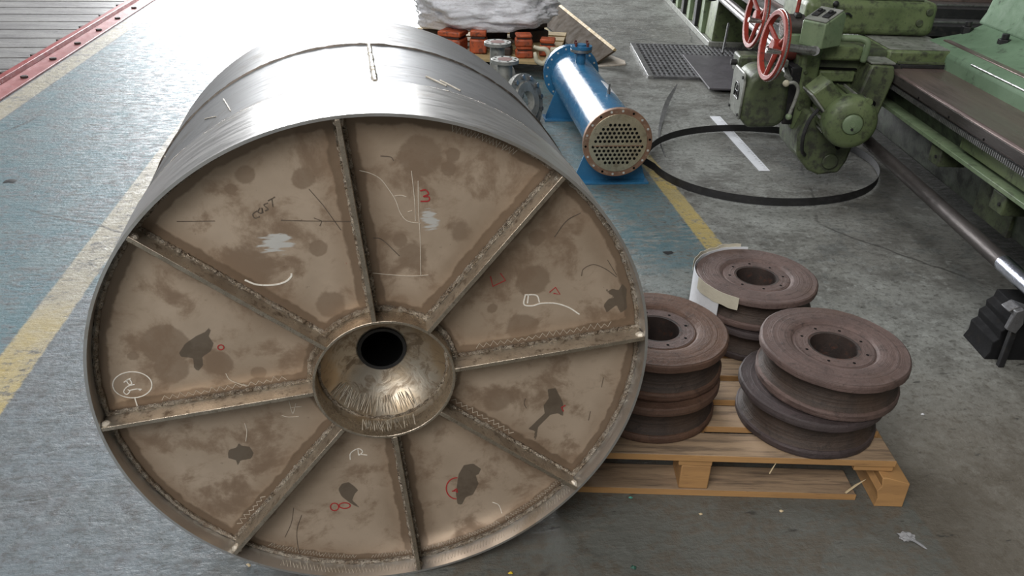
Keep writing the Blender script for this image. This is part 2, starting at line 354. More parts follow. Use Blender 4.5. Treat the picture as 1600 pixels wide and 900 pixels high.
bm = B(); bb(bm, -2.80, -2.775, 3.4, 12, 0, .055); bb(bm, -2.775, -2.635, 3.4, 12, 0, .012); bm.transform(RF)
rail = tag(thing('floor_rail', 'long red steel angle rail bolted to the floor along the deck', 'rail', uv(-2.72, 5)), 'long red steel angle rail bolted to the floor along the deck', 'rail')
bm2 = B(); bb(bm2, -2.83, -2.775, 3.4, 12, 0, .05); bm2.transform(RF); obj('upright_flange', bm2, 'rail_red', rail, .004); bm.free()
bm = B(); bb(bm, -2.775, -2.635, 3.4, 12, 0, .014); bm.transform(RF); obj('base_flange', bm, 'rail_pale', rail, .003)
for k in range(15):
    v = 5.02+k*.55
    bm = B(); cyl(bm, uv(-2.69, v, .012), uv(-2.69, v, .03), .026, 6); obj('bolt', bm, 'rust_black', rail, .002)
    bm = B(); cyl(bm, uv(-2.86, v+.1, .012), uv(-2.86, v+.1, .035), .03, 6); obj('bolt', bm, 'rust_black', rail, .002)

# ------------------------------------------------------------------ the big steel drum
YAW, DR, DL, HR, REC = .2038, .5686, .84, .147, .046
drum = thing('steel_drum', 'huge stainless steel drum on its side with eight ribs welded to its end', 'drum', (-.2571, 1.3664, 0), YAW)
DM = FR[drum]; DI = DM.inverted(); TY = Matrix.Translation((0, 0, DR)) @ Matrix.Rotation(-pi/2, 4, 'X')   # lathe axis z -> local +y
def fpx(x, y, off=REC):
    """photo position -> (x, z) on the drum end at depth off, relative to the drum centre"""
    o = DI @ O_; d = DI.to_3x3() @ ray(x, y); t_ = (off-o.y)/d.y; q = o+d*t_; return q.x, q.z-DR
def dob(name, bm, mat, parent=drum, **k): return obj(name, bm, mat, parent, local=True, **k)
TK = .006
dob('front_band', lathe(B(), [(DR-TK, 0), (DR, 0), (DR+.0015, .21), (DR-TK, .21)], TY, 180, True), 'shell_bright', smooth=.5)
dob('shell_course', lathe(B(), [(DR-TK, .21), (DR-.001, .21), (DR-.001, .55), (DR-TK, .55)], TY, 180, True), 'shell', smooth=.5)
dob('rear_course', lathe(B(), [(DR-TK, .55), (DR-.001, .55), (DR, DL), (DR-TK, DL)], TY, 180, True), 'shell', smooth=.5)
dob('rear_plate', lathe(B(), [(DR-TK, DL-.03), (DR-TK, DL-.022)], TY, 90), 'shell')
def ringpts(r, y, n, a0=0., a1=2*pi, jr=0.):
    return [Vector((r*cos(a0+(a1-a0)*k/n)+random.uniform(-jr, jr), y+random.uniform(-jr, jr), DR+r*sin(a0+(a1-a0)*k/n)+random.uniform(-jr, jr))) for k in range(n)]
dob('ring_weld', tube(B(), ringpts(DR-.001, .55, 260, jr=.0006), .0045, 6, True, .2), 'seam')
dob('ring_weld', tube(B(), ringpts(DR-.001, .212, 260, jr=.0004), .0028, 6, True, .2), 'weld')
a = radians(88)
dob('seam_weld', tube(B(), [Vector((DR*cos(a)+random.uniform(-.001, .001), .215+.33*k/60, DR+DR*sin(a))) for k in range(61)], .005, 6, rj=.3), 'scratch')
for aa, y0, y1, w in ((118, .27, .43, .004), (122, .3, .36, .003), (73, .26, .30, .005), (70, .255, .295, .004), (140, .4, .5, .002)):
    bm = B(); pts = [Vector((DR*cos(radians(aa+i*.5)), y0+(y1-y0)*i/8, DR+DR*sin(radians(aa+i*.5)))) for i in range(9)]
    tube(bm, pts, w*.35, 5); dob('chalk_scrawl', bm, 'scratch')
RIBA = [radians(5.5+45*k) for k in range(8)]
# fields over the end plate
polys = []
def poly(ox, oy, sc, pts): polys.append([fpx(ox+x/sc, oy+y/sc) for x, y in pts])
poly(120, 430, 3.2, [(510, 390), (540, 345), (600, 300), (640, 285), (665, 258), (672, 275), (660, 305), (685, 340), (670, 380), (630, 410), (635, 450), (605, 482), (585, 460), (580, 415), (520, 410)])
poly(120, 640, 3.46, [(815, 235), (825, 215), (865, 205), (875, 175), (890, 195), (935, 200), (958, 235), (945, 265), (885, 275), (870, 305), (860, 275), (820, 262)])
poly(120, 640, 3.46, [(1410, 430), (1430, 400), (1470, 390), (1525, 435), (1505, 455), (1490, 490), (1535, 535), (1475, 505), (1430, 470)])
poly(560, 640, 3.46, [(535, 510), (525, 450), (540, 350), (570, 300), (620, 290), (665, 320), (650, 350), (635, 355), (650, 400), (620, 460), (580, 475), (560, 515)])
poly(560, 430, 3.2, [(845, 770), (930, 690), (925, 650), (950, 615), (945, 570), (985, 565), (1005, 600), (1025, 640), (1025, 710), (1000, 690), (960, 700), (900, 760), (890, 820), (875, 830), (880, 780)])
poly(560, 430, 3.2, [(1200, 40), (1255, 75), (1270, 65), (1300, 75), (1320, 40), (1345, 70), (1340, 110), (1345, 170), (1310, 190), (1290, 150), (1240, 190), (1225, 150), (1250, 120), (1280, 110), (1250, 90)])
blobs = []
def blob(ox, oy, sc, x, y, r, s=1.): 
    cx, cz = fpx(ox+x/sc, oy+y/sc); ex, ez = fpx(ox+(x+r)/sc, oy+y/sc); blobs.append((cx, cz, hypot(ex-cx, ez-cz), s))
for b_ in ((840, 330, 60), (1130, 350, 65), (1210, 700, 55), (770, 400, 30), (850, 800, 150, .5), (600, 800, 120, .4)): blob(120, 170, 3.2, *b_)
for b_ in ((310, 230, 120), (475, 230, 40), (450, 300, 40), (890, 645, 45), (880, 860, 90), (210, 660, 40), (270, 730, 90, .6), (520, 620, 90, .5)): blob(560, 170, 3.2, *b_)
for b_ in ((450, 350, 135, 1.5), (280, 405, 30), (480, 470, 100), (720, 440, 75, .8), (910, 490, 50), (1270, 150, 90)): blob(120, 430, 3.2, *b_)
for b_ in ((870, 40, 85), (670, 165, 30), (820, 260, 90), (700, 630, 80, .7)): blob(560, 430, 3.2, *b_)
grinds = [(*fpx(430, 380), .042, .03), (*fpx(672, 345), .022, .032)]
def sdf(pl, x, z):
    d = 1e9; ins = False; q = len(pl)
    for i in range(q):
        ax, az = pl[i]; bx_, bz = pl[(i+1) % q]; ex, ez = bx_-ax, bz-az
        t_ = max(0, min(1, ((x-ax)*ex+(z-az)*ez)/(ex*ex+ez*ez+1e-12)))
        d = min(d, hypot(x-ax-ex*t_, z-az-ez*t_))
        if (az > z) != (bz > z) and x < (bx_-ax)*(z-az)/(bz-az)+ax: ins = not ins
    return d if ins else -d
pbox = [(min(p[0] for p in pl)-.01, max(p[0] for p in pl)+.01, min(p[1] for p in pl)-.01, max(p[1] for p in pl)+.01) for pl in polys]
def panel(k):
    a0, a1 = RIBA[k]+.004, RIBA[(k+1) % 8]-.004+(2*pi if k == 7 else 0); NA, NR = 84, 84
    bm = B(); r0, r1 = HR+.001, DR-TK
    V_ = [[None]*(NA+1) for _ in range(NR+1)]; data = []
    for i in range(NR+1):
        r = r0+(r1-r0)*i/NR
        for j in range(NA+1):
            an = a0+(a1-a0)*j/NA; x, z = r*cos(an), r*sin(an)
            V_[i][j] = bm.verts.new((x, REC, DR+z))
            ed = min(r*sin(max(0, min(an-a0, pi/2))), r*sin(max(0, min(a1-an, pi/2))), r1-r, r-r0+.008)
            bl_ = 0
            for cx, cz, rr, s in blobs:
                d = hypot(x-cx, z-cz)
                if d < rr*1.3: bl_ = max(bl_, s*max(-.3, (1-d/rr)*1.6))
            dk = -.02
            for pl, q in zip(polys, pbox):
                if q[0] < x < q[1] and q[2] < z < q[3]: dk = max(dk, sdf(pl, x, z))
            g = 0
            for cx, cz, ra, rb in grinds: g = max(g, 1-hypot((x-cx)/ra, (z-cz)/rb))
            data.append((ed, bl_, dk, g))
    for i in range(NR):
        for j in range(NA): bm.faces.new((V_[i][j], V_[i][j+1], V_[i+1][j+1], V_[i+1][j]))
    # thickness behind
    o = dob('end_panel', bm, 'plate', smooth=3.2)
    for q, nm in enumerate(('band', 'blob', 'dark', 'grind')):
        at = o.data.attributes.new(nm, 'FLOAT', 'POINT'); at.data.foreach_set('value', [d[q] for d in data])
    sd = o.modifiers.new('solid', 'SOLIDIFY'); sd.thickness = .006; sd.offset = -1 if o.data.polygons[0].normal.y < 0 else 1
    return o
for k in range(8): panel(k)
# ribs with weld beads
for k, an in enumerate(RIBA):
    ux, uz = cos(an), sin(an); m = Matrix.Translation((0, 0, DR)) @ Matrix.Rotation(-an, 4, 'Y')
    bm = B(); bb(bm, HR-.001, DR-TK-.001, .0012, REC+.001, -.0042, .0042); bm.transform(m)
    rib = dob('rib', bm, 'rib', bevel=.0012)
    bm = B(); bb(bm, HR, DR-TK-.001, -.0006, .0016, -.0046, .0046); bm.transform(m); dob('rib_edge', bm, 'rib_edge', rib, bevel=.0008)
    for s in (-1, 1):
        pts = [m @ Vector((HR+.004+(DR-HR-.014)*i/110, REC-.003+random.uniform(-.001, .001), s*(.0065+random.uniform(-.0008, .0008)))) for i in range(111)]
        dob('weld_bead', tube(B(), pts, .0052, 6, rj=.22), 'weld', rib)
    bm = B(); p = m @ Vector((DR-.014, .012, 0)); bmesh.ops.create_icosphere(bm, subdivisions=2, radius=.011, matrix=Matrix.Translation(p) @ Matrix.Diagonal((1, .9, 1, 1)))
    for v in bm.verts: v.co += Vector([random.uniform(-.0015, .0015) for _ in range(3)])
    dob('weld_bead', bm, 'scratch' if k in (0, 4, 5, 7) else 'weld', rib)
dob('rim_weld', tube(B(), ringpts(DR-TK-.005, REC-.004, 420, jr=.0007), .0058, 6, True, .2), 'weld')
hubr = dob('hub_ring', lathe(B(), [(HR-.006, 0), (HR, 0), (HR, REC+.004), (HR-.006, REC+.006)], TY, 96, True), 'rib_edge', bevel=.001)
dob('hub_weld', tube(B(), ringpts(HR+.005, REC-.004, 150, jr=.001), .0065, 6, True, .25), 'weld', hubr)
prof = [(HR-.0055, .040), (HR-.009, .056)]
for i in range(13):
    a = pi/2*i/12; q_ = i/12; prof.append((.052+(HR-.010-.052)*(.55*(1-q_)+.45*cos(a)), .058+.072*(.6*q_+.4*sin(a))))
dish = dob('hub_dish', lathe(B(), prof+[(.052, .15), (.06, .155), (HR, .07), (HR, .04)], TY, 96, True), 'dish', smooth=.8)
dob('weld_bead', tube(B(), ringpts(HR-.0115, .058, 120, jr=.0008), .004, 6, True, .3), 'weld', dish)
dob('bore_pipe', lathe(B(), [(.046, .128), (.0525, .126), (.0525, .30), (.0, .30), (.0, .296), (.046, .296)], TY, 64, True), 'void')
dob('bore_lip', lathe(B(), [(.046, .1265), (.053, .1255), (.0545, .134), (.046, .136)], TY, 64, True), 'black')
# zigzag wire-brush marks, chalk, ink: thin raised ribbons on the plate
def ribbon(bm, pts, w, y, th=.0005):
    q = len(pts); pts = [Vector((p[0], p[1])) for p in pts]; A = []
    for i in range(q):
        d = (pts[min(i+1, q-1)]-pts[max(i-1, 0)]); d = d.normalized() if d.length > 1e-9 else Vector((1, 0)); nrm = Vector((-d.y, d.x))*w/2
        A.append([bm.verts.new((p_[0], yy, DR+p_[1])) for p_, yy in ((pts[i]+nrm, y), (pts[i]-nrm, y), (pts[i]-nrm, y-th), (pts[i]+nrm, y-th))])
    for i in range(q-1):
        for k in range(4): bm.faces.new((A[i][k], A[i][(k+1) % 4], A[i+1][(k+1) % 4], A[i+1][k]))
    bm.faces.new(A[0]); bm.faces.new(A[-1])
def mark(name, strokes, w, mat, smooth_=True, off=REC, label=None):
    bm = B()
    for st in strokes:
        p = [fpx(x, y, off) for x, y in st]
        if smooth_ and len(p) > 2: p = [(v.x, v.y) for v in bez([(a_, b_, 0) for a_, b_ in p], 6)]
        ribbon(bm, p, w, off-.0004)
    return dob(name, bm, mat, label=label)
def sc_(ox, oy, s, *strokes): return [[(ox+x/s, oy+y/s) for x, y in st] for st in strokes]
def ell(cx, cy, rx, ry, n=28, a0=0, a1=360): return [(cx+rx*cos(radians(a0+(a1-a0)*i/n)), cy+ry*sin(radians(a0+(a1-a0)*i/n))) for i in range(n+1)]
mark('chalk_letters', sc_(120, 430, 3.2, ell(278, 547, 98, 65), [(270, 515), (250, 525), (262, 545), (275, 540), (262, 520), (235, 535)], [(300, 565), (320, 575)], [(290, 545), (255, 555), (235, 580), (250, 595), (265, 580), (255, 570)], [(265, 575), (300, 568), (325, 570)], [(290, 612), (305, 660), (316, 690), (312, 715)]), .0022, 'chalk', label='white chalk letters GR in a circle')
mark('marker_number', sc_(560, 170, 3.2, [(308, 410), (335, 405), (350, 425), (325, 438), (352, 440), (350, 460), (310, 462)]), .0026, 'red_ink', label='red marker number 3')
mark('marker_number', sc_(120, 640, 3.46, ell(1393, 525, 22, 20), ell(1448, 518, 30, 15)), .0026, 'red_ink', label='red marker number 8 lying on its side')
mark('marker_number', sc_(560, 640, 3.46, ell(530, 425, 55, 57, 20, 90, 275), [(505, 440), (535, 438)], [(512, 440), (530, 428), (534, 448)]), .0028, 'red_ink', label='red marker circle around a number 1')
mark('marker_number', sc_(560, 430, 3.2, [(660, 5), (672, 55), (735, 25), (710, -10)], [(955, 85), (985, 60), (1008, 95), (975, 90)]), .0022, 'red_ink', False, label='red marker corner and tick')
mark('marker_number', sc_(560, 430, 3.2, [(1035, 650), (1015, 660), (1025, 680)], [(-60, -60), (-61, -60)]), .003, 'red_ink', False)
mark('marker_number', sc_(120, 430, 3.2, ell(720, 360, 15, 12)), .0022, 'red_ink')
mark('marker_letters', sc_(120, 170, 3.2, [(900, 510), (880, 525), (888, 545), (915, 538)], [(915, 495), (905, 515), (925, 520), (925, 495), (930, 520)], [(955, 470), (935, 480), (955, 500), (940, 510)], [(955, 460), (990, 440)], [(975, 450), (980, 490)]), .0017, 'black_ink', label='black marker scrawl')
mark('chalk_line', sc_(560, 170, 3.2, [(5, 308), (60, 322), (110, 350), (150, 400), (185, 455), (210, 520), (245, 560), (310, 572)], [(265, 310), (275, 400), (282, 480), (285, 560)], [(298, 360), (300, 500), (308, 640), (312, 830)], [(180, 435), (215, 432), (240, 440)], [(70, 820), (150, 828), (260, 835), (350, 830)], [(245, 515), (270, 508)]), .0013, 'chalk_dim')
mark('chalk_line', sc_(560, 430, 3.2, [(835, 95), (828, 145), (870, 152), (915, 140), (985, 140), (1050, 160), (1105, 195)], [(850, 95), (845, 140)], [(835, 97), (890, 100), (905, 135)]), .0028, 'chalk')
mark('chalk_line', sc_(120, 170, 3.2, [(840, 855), (900, 878), (980, 880), (1040, 865), (1070, 840), (1073, 822)]), .0035, 'chalk')
mark('chalk_line', sc_(560, 640, 3.46, [(725, 500), (755, 512), (768, 535), (775, 560)]), .0018, 'chalk')
mark('chalk_line', sc_(120, 640, 3.46, [(1478, 270), (1480, 235), (1520, 210), (1545, 225), (1525, 245), (1520, 215)], [(1525, 240), (1570, 245)]), .0022, 'chalk')
mark('chalk_line', sc_(120, 430, 3.2, [(1025, 700), (1060, 708), (1110, 705)], [(1060, 625), (1080, 690), (1095, 640)], [(1070, 660), (1125, 655)], [(745, 490), (770, 525), (850, 555)], [(840, 740), (850, 780), (845, 830)]), .0015, 'chalk_dim')
mark('scratch_line', sc_(120, 170, 3.2, [(500, 563), (690, 560)], [(1020, 556), (1150, 560), (1400, 562)], [(1160, 400), (1230, 480), (1320, 605)], [(1185, 545), (1225, 560), (1215, 585)]), .0014, 'black_ink', False)
mark('scratch_line', sc_(560, 430, 3.2, [(835, 615), (828, 640), (840, 665)], [(1225, 510), (1215, 560)], [(1160, 680), (1150, 725)]), .0014, 'black_ink')
mark('scratch_line', sc_(120, 640, 3.46, [(1172, 530), (1160, 610), (1125, 690)], [(1215, 570), (1190, 650), (1195, 740), (1215, 800)]), .0012, 'black_ink')
mark('scratch_line', sc_(560, 170, 3.2, [(1115, 835), (1125, 800), (1175, 778), (1235, 800), (1290, 840)], [(1245, 755), (1290, 830)], [(980, 640), (1040, 560), (1110, 520)], [(110, 235), (160, 240), (175, 258)], [(75, 645), (120, 655), (205, 735)]), .0014, 'black_ink')
def zig(bm, x0, z0, x1, z1, amp, n, w, y):
    d = Vector((x1-x0, z1-z0)); nr = Vector((-d.y, d.x)).normalized()
    pts = []
    for i in range(n+1):
        b_ = Vector((x0, z0))+d*(i/n)+nr*((amp if i % 2 else 0)*(.6+.6*random.random())); pts.append((b_.x, b_.y))
    ribbon(bm, pts, w, y)
for k, side, r0, r1 in ((0, 1, .2, .5), (4, -1, .2, .45), (3, 1, .2, .5), (7, 1, .17, .35), (5, -1, .42, .52)):
    an = RIBA[k]; nx, nz = -sin(an)*side, cos(an)*side
    a_ = (r0*cos(an)+nx*.016, r0*sin(an)+nz*.016); b_ = (r1*cos(an)+nx*.016, r1*sin(an)+nz*.016)
    bm = B(); zig(bm, *a_, *b_, .011*side, int((r1-r0)*130), .0012, REC-.0004); dob('brush_mark', bm, 'chalk_dim' if k else 'scratch')
for a0, a1 in ((-122, -100), (-96, -62), (-60, -42), (60, 74)):
    bm = B(); n = int((a1-a0)*2.6); pts = [((DR-.02-(.008+.007*random.random())*(i % 2))*cos(radians(a0+(a1-a0)*i/n)), (DR-.02-(.008+.007*random.random())*(i % 2))*sin(radians(a0+(a1-a0)*i/n)), 0) for i in range(n+1)]
    ribbon(bm, [(p[0], p[1]) for p in pts], .0014, REC-.0004); dob('brush_mark', bm, 'scratch')
# bright scribble inside rim lip and on hub dish (raised grinding strokes on the curved wall)
for a0, a1 in ((-118, -62), (-60, -40)):
    bm = B(); n = int((a1-a0)*2.4)
    tube(bm, [Vector(((DR-TK-.0004)*cos(radians(a0+(a1-a0)*i/n)), .012+.02*(i % 2)*(.6+.5*random.random()), DR+(DR-TK-.0004)*sin(radians(a0+(a1-a0)*i/n)))) for i in range(n+1)], .0007, 4)
    dob('brush_mark', bm, 'scratch')
def dish_r(y):
    for (ra, ya), (rb, yb) in zip(prof, prof[1:]):
        if ya <= y <= yb: return ra+(rb-ra)*(y-ya)/(yb-ya+1e-9)
    return prof[-1][0]
for a0, a1, ya, yb, n in ((-112, -66, .014, .054, 44), (-108, -72, .02, .05, 26), (-150, -58, .064, .098, 60)):
    bm = B(); pts = []
    for i in range(n+1):
        an = radians(a0+(a1-a0)*i/n+random.uniform(-2, 2)); y = ya+(yb-ya)*((i % 2)*.9+random.random()*.2); y = min(y, yb)
        r = (HR-.0065 if y < .055 else dish_r(y))-.0008; pts.append(Vector((r*cos(an), y, DR+r*sin(an))))
    tube(bm, pts, .0013, 4); dob('brush_mark', bm, 'scratch')

# ------------------------------------------------------------------ pallet and rusty wheels
pal = thing('wooden_pallet', 'sawn wooden pallet carrying three stacks of rusty wheels', 'pallet', (.55, 2.08, 0))
PX0, PX1, PY0 = .115, 1.032, 1.668
for k in range(7):
    y0 = PY0+.125*k; bm = B(); e = random.uniform(-.008, .008)*(k > 0)
    bb(bm, PX0+e, PX1+e, y0, y0+.096, .124, .145)
    obj('deck_board', bm, 'wood_top', pal, .0025)
    bm = B(); bb(bm, PX0+e+.002, PX1+e+.001, y0-.0012, y0+.002, .1255, .1435); obj('board_edge', bm, 'wood_cut', pal)
for x0, x1, w in ((PX0, PX0+.09, 0), (.46, .55, 0), (.93, 1.035, 0)):
    bm = B(); bb(bm, x0, x1, PY0+.006, 2.53, .103, .1235); obj('stringer_board', bm, 'wood_cut', pal, .002)
for y0 in (PY0+.004, 2.04, 2.43):
    bm = B(); bb(bm, PX0, .955, y0, y0+.1, 0, .02); obj('bottom_board', bm, 'wood_top' , pal, .002)
    bm = B(); bb(bm, PX0+.001, .956, y0-.0012, y0+.001, .001, .0195); obj('board_edge', bm, 'wood_cut', pal)
    for x0, x1 in ((PX0, PX0+.085), (.47, .55)):
        bm = B(); bb(bm, x0, x1, y0+.004, y0+.1, .0205, .1025); obj('block', bm, 'wood_cut', pal, .003)
bm = B(); prism(bm, [(1.0, 0), (1.078, 0), (1.078, .082), (1.015, .1), (1.0, .1), (1.006, .07), (.996, .055), (1.004, .03)], .9, Matrix.Translation((0, 2.55, 0)) @ MXZ)
obj('side_stringer', bm, 'wood_cut', pal, .002)
def splinter(p0, p1, r, mat, name, label, cat):
    bm = B(); tube(bm, [p0, (Vector(p0)+Vector(p1))/2+Vector((0, 0, r)), p1], [r, r, r*.3], 5); return tag(obj(name, bm, mat, pos=p0), label, cat)
splinter((.925, 1.672, .024), (.985, 1.70, .05), .003, 'straw', 'wood_splinter', 'pale wood splinter poking out beside the pallet end block', 'splinter')
splinter((.70, 1.655, .1), (.715, 1.664, .13), .0018, 'straw', 'straw_fibre', 'thin straw fibre hanging off the pallet front board', 'fibre')

WT = .12
def wob_(seed, amp):
    def w(a, z): return amp*noise.noise(Vector((cos(a)*2.2+seed, sin(a)*2.2, z*14)))+amp*.5*noise.noise(Vector((cos(a)*9, sin(a)*9+seed, z*30)))
    return w
def wheel(x, y, z, rz, tilt, mat, label, rad=.195, th=WT, seed=0, hub='rust'):
    w = thing('grooved_wheel', label, 'wheel', (x, y, z), rz, 'rusty grooved wheels stacked on the pallet')
    w.rotation_euler = (tilt[0], tilt[1], rz)
    k = rad/.195; h = th/.12
    lo = [(.068, .002), (.075, 0), (.182, 0), (.188, .002), (.190, .006), (.190, .020), (.187, .0255), (.175, .028), (.150, .029)]
    hi = [(.150, .0935), (.182, .0945), (.193, .0955), (.196, .099), (.196, .1125), (.1945, .1165), (.190, .1195), (.184, .1195), (.176, .119), (.170, .1205), (.160, .1195), (.146, .1205), (.132, .1195), (.122, .1185), (.115, .1165), (.109, .1105), (.104, .1125), (.100, .1118), (.074, .1118), (.068, .109)]
    tr = [(.120, .028), (.184, .0262), (.177, .033), (.1725, .043), (.170, .060), (.171, .076), (.176, .087), (.184, .0955), (.120, .0955)]
    W2 = wob_(seed, .014)
    obj('wheel_body', lathe(B(), [(r*k, zz*h) for r, zz in lo+hi], None, 96, True, W2), mat, w, local=True, smooth=.5)
    obj('tread', lathe(B(), [(r*k, zz*h) for r, zz in tr], None, 96, True, W2), 'rust_tread', w, local=True, smooth=.5)
    obj('bore', lathe(B(), [(.0695, .001), (.063, .003), (.063, .1115*h), (.0695, .1125*h)], None, 64, True), 'rust_black', w, local=True)
    bm = lathe(B(), [(.0697, .1115*h), (.102*k, .1115*h), (.1015*k, .1128*h), (.0697, .1128*h)], None, 64, True)
    obj('hub_ring', bm, hub, w, local=True)
    for i in range(8):
        a = 2*pi*i/8+.3
        bm = B(); cyl(bm, (.086*cos(a), .086*sin(a), .108*h), (.086*cos(a), .086*sin(a), .1131*h), .0042, 12); obj('bolt_hole', bm, 'void', w, local=True)
    return w
Z0 = .1455
wheel(.84, 1.85, Z0, .4, (0, 0), 'rust_dark', 'dark rusty grooved wheel lying on the pallet beneath the front right wheel', seed=1)
wheel(.876, 1.856, Z0+WT+.005, 0, (0.012, 0.02), 'rust', 'rusty grooved wheel topping the stack nearest the pallet front right corner', .196, seed=2)
wheel(.398, 1.893, Z0, .1, (0, 0), 'rust2', 'red brown rusty grooved wheel at the bottom of the stack against the drum', .193, seed=3, hub='rust2')
wheel(.405, 1.92, Z0+WT+.004, .7, (0.01, 0), 'rust2', 'red brown rusty grooved wheel topping the stack beside the drum', .197, seed=4)
wheel(.79, 2.29, Z0, .2, (0, 0), 'rust_dark', 'dark rusty grooved wheel at the bottom of the rear stack wrapped in paper', .186, .108, seed=5)
wheel(.783, 2.30, Z0+.1105, .5, (0.0, 0.008), 'rust', 'rusty grooved wheel topping the rear stack with white paper taped round it', .190, .108, seed=6)
# paper wrapped round the rear stack, tape holding it
def wrap(a0, a1, z0, z1, r, th, n=30, zj=0., rj=0.):
    bm = B(); c_ = Vector((.786, 2.297, 0)); A = []
    for i in range(n+1):
        a = radians(a0+(a1-a0)*i/n); e = rj*noise.noise(Vector((a*3, 0, r*9))); zt = z1+zj*noise.noise(Vector((a*5, 3, 0))); zb = z0+zj*noise.noise(Vector((a*7, 9, 0)))
        d = Vector((cos(a), sin(a), 0))
        A.append([bm.verts.new(c_+d*(r+e)+Vector((0, 0, zb))), bm.verts.new(c_+d*(r+e)+Vector((0, 0, zt))), bm.verts.new(c_+d*(r+e+th)+Vector((0, 0, zt))), bm.verts.new(c_+d*(r+e+th)+Vector((0, 0, zb)))])
    for i in range(n):
        for k in range(4): bm.faces.new((A[i][k], A[i][(k+1) % 4], A[i+1][(k+1) % 4], A[i+1][k]))
    bm.faces.new(A[0]); bm.faces.new(A[-1]); return bm
tag(obj('paper_wrap', wrap(85, 222, Z0+.001, .366, .1985, .0015, zj=.004, rj=.002), 'paper', pos=(.786, 2.297, Z0)), 'white paper sheet curled round the left of the rear wheel stack', 'paper')
tag(obj('tape_strip', wrap(192, 240, .33, .372, .2015, .0012, zj=.004), 'tape', pos=(.786, 2.297, .33)), 'cream masking tape strip on the rear wheel stack front edge', 'tape')
tag(obj('tape_strip', wrap(92, 165, .345, .376, .2025, .0012, zj=.01, rj=.004), 'tape', pos=(.786, 2.297, .34)), 'cream tape strip standing up behind the rear wheel stack top', 'tape')

# ------------------------------------------------------------------ blue heat exchanger
ex = thing('heat_exchanger', 'blue shell and tube heat exchanger lying on two saddles', 'heat exchanger', (.43, 4.64, 0))
E0, E1 = Vector((.513, 3.93, .245)), Vector((.345, 5.36, .245)); ED = (E1-E0).normalized(); ES = Vector((ED.y, -ED.x, 0))
def ep(t_, s=0., z=0.): return E0+ED*t_+ES*s+Vector((0, 0, z))
EL = (E1-E0).length; EMx = axis_m(E0, ED)
shell = obj('shell', lathe(B(), [(.14, .02), (.14, EL-.02)], EMx, 72), 'blue', ex)
obj('rear_flange', lathe(B(), [(.182, EL-.035), (.182, EL-.006), (.176, EL), (.13, EL), (.13, EL-.035)], EMx, 72, True), 'blue', ex)
obj('rear_cover', lathe(B(), [(.18, EL+.0005), (.18, EL+.02)], EMx, 72), 'blue', ex)
ff = obj('front_flange', lathe(B(), [(.178, .0), (.178, .028), (.14, .028), (.14, .0)], EMx, 72, True), 'flange_rust', ex, .002)
ts = obj('tube_sheet', lathe(B(), [(.150, -.004), (.150, .012)], EMx, 72), 'brass', ex, .001)
bm = B(); R_ = .148
for row in range(10):
    zz = .0945-.0210*row-(.008 if row >= 5 else 0); off = .0115*(row % 2)
    for i in range(-7, 8):
        x = i*.023+off
        if hypot(x*1.02, (zz+.005)*1.15) < .134 and abs(x) < .131 and not (row == 9 and abs(x) > .075):
            p = ep(-.0045, x, zz); cyl(bm, p, p+ED*.004, .0078, 10)
o = obj('tube_hole', bm, 'void', ts); o['kind'] = 'stuff'
bm = B(); bx(bm, ep(-.0048, 0, -.0135), (.25, .0015, .005), Matrix.Rotation(atan2(ES.y, ES.x), 4, 'Z')); obj('pass_line', bm, 'flange_rust', ts)
for i in range(18):
    a = 2*pi*i/18+.1; p = ep(-.001, .165*cos(a), .165*sin(a)); bm = B(); cyl(bm, p, p+ED*.004, .0062, 10); obj('bolt_hole', bm, 'white_bolt' if i % 3 else 'void', ff)
    p = ep(EL-.0365, .163*cos(a), .163*sin(a)); bm = B(); cyl(bm, p, p+ED*.003, .0065, 10); obj('bolt_hole', bm, 'white_bolt', ex)
RE = Matrix.Rotation(atan2(ES.y, ES.x), 4, 'Z')
for t_ in (.12, EL-.22):
    bm = B(); prism(bm, [(-.19, 0), (.19, 0), (.19, .02), (.128, .19), (.1, .17), (.05, .13), (0, .118), (-.05, .13), (-.1, .17), (-.128, .19), (-.19, .02)], .012, Matrix.Translation((ep(t_).x, ep(t_).y, 0)) @ RE @ MXZ)
    sd_ = obj('saddle', bm, 'blue', ex, .001)
    bm = B(); bx(bm, (ep(t_).x, ep(t_).y, .005), (.40, .13, .01), RE); obj('foot_plate', bm, 'blue', sd_, .001)
    bm = B(); q = ep(t_+.05); bx(bm, (q.x, q.y, .07), (.012, .1, .12), RE); obj('gusset', bm, 'blue', sd_)
p = ep(1.12); N0 = Vector((p.x+.0, p.y, 0))
nz = obj('nozzle', lathe(B(), [(.03, .37), (.03, .452)], Matrix.Translation(N0), 28), 'blue', ex)
obj('nozzle_flange', lathe(B(), [(.066, .452), (.066, .468)], Matrix.Translation(N0), 36), 'steel', nz, .001)
obj('blind_flange', lathe(B(), [(.066, .469), (.066, .487), (.03, .487), (.03, .497)], Matrix.Translation(N0), 36), 'blue', nz, .001)
for i in range(4):
    a = pi/4+i*pi/2; q = N0+Vector((.05*cos(a), .05*sin(a), 0)); bm = B(); cyl(bm, q+Vector((0, 0, .445)), q+Vector((0, 0, .512)), .008, 8); obj('stud', bm, 'dark_red', nz)
q = ep(.42, .03, .12); bm = B(); cyl(bm, q, q+Vector((0, 0, .045)), .009, 12); cyl(bm, q+Vector((0, 0, .045)), q+Vector((0, 0, .07)), .006, 10); obj('vent_plug', bm, 'steel', ex)
bm = B(); A = []
for i in range(9):
    a = radians(42+28*i/8); A.append([bm.verts.new(ep(tt, rr*cos(a), rr*sin(a))) for rr, tt in ((.1402, .5), (.1402, .72), (.1412, .72), (.1412, .5))])
for i in range(8):
    for k in range(4): bm.faces.new((A[i][k], A[i][(k+1) % 4], A[i+1][(k+1) % 4], A[i+1][k]))
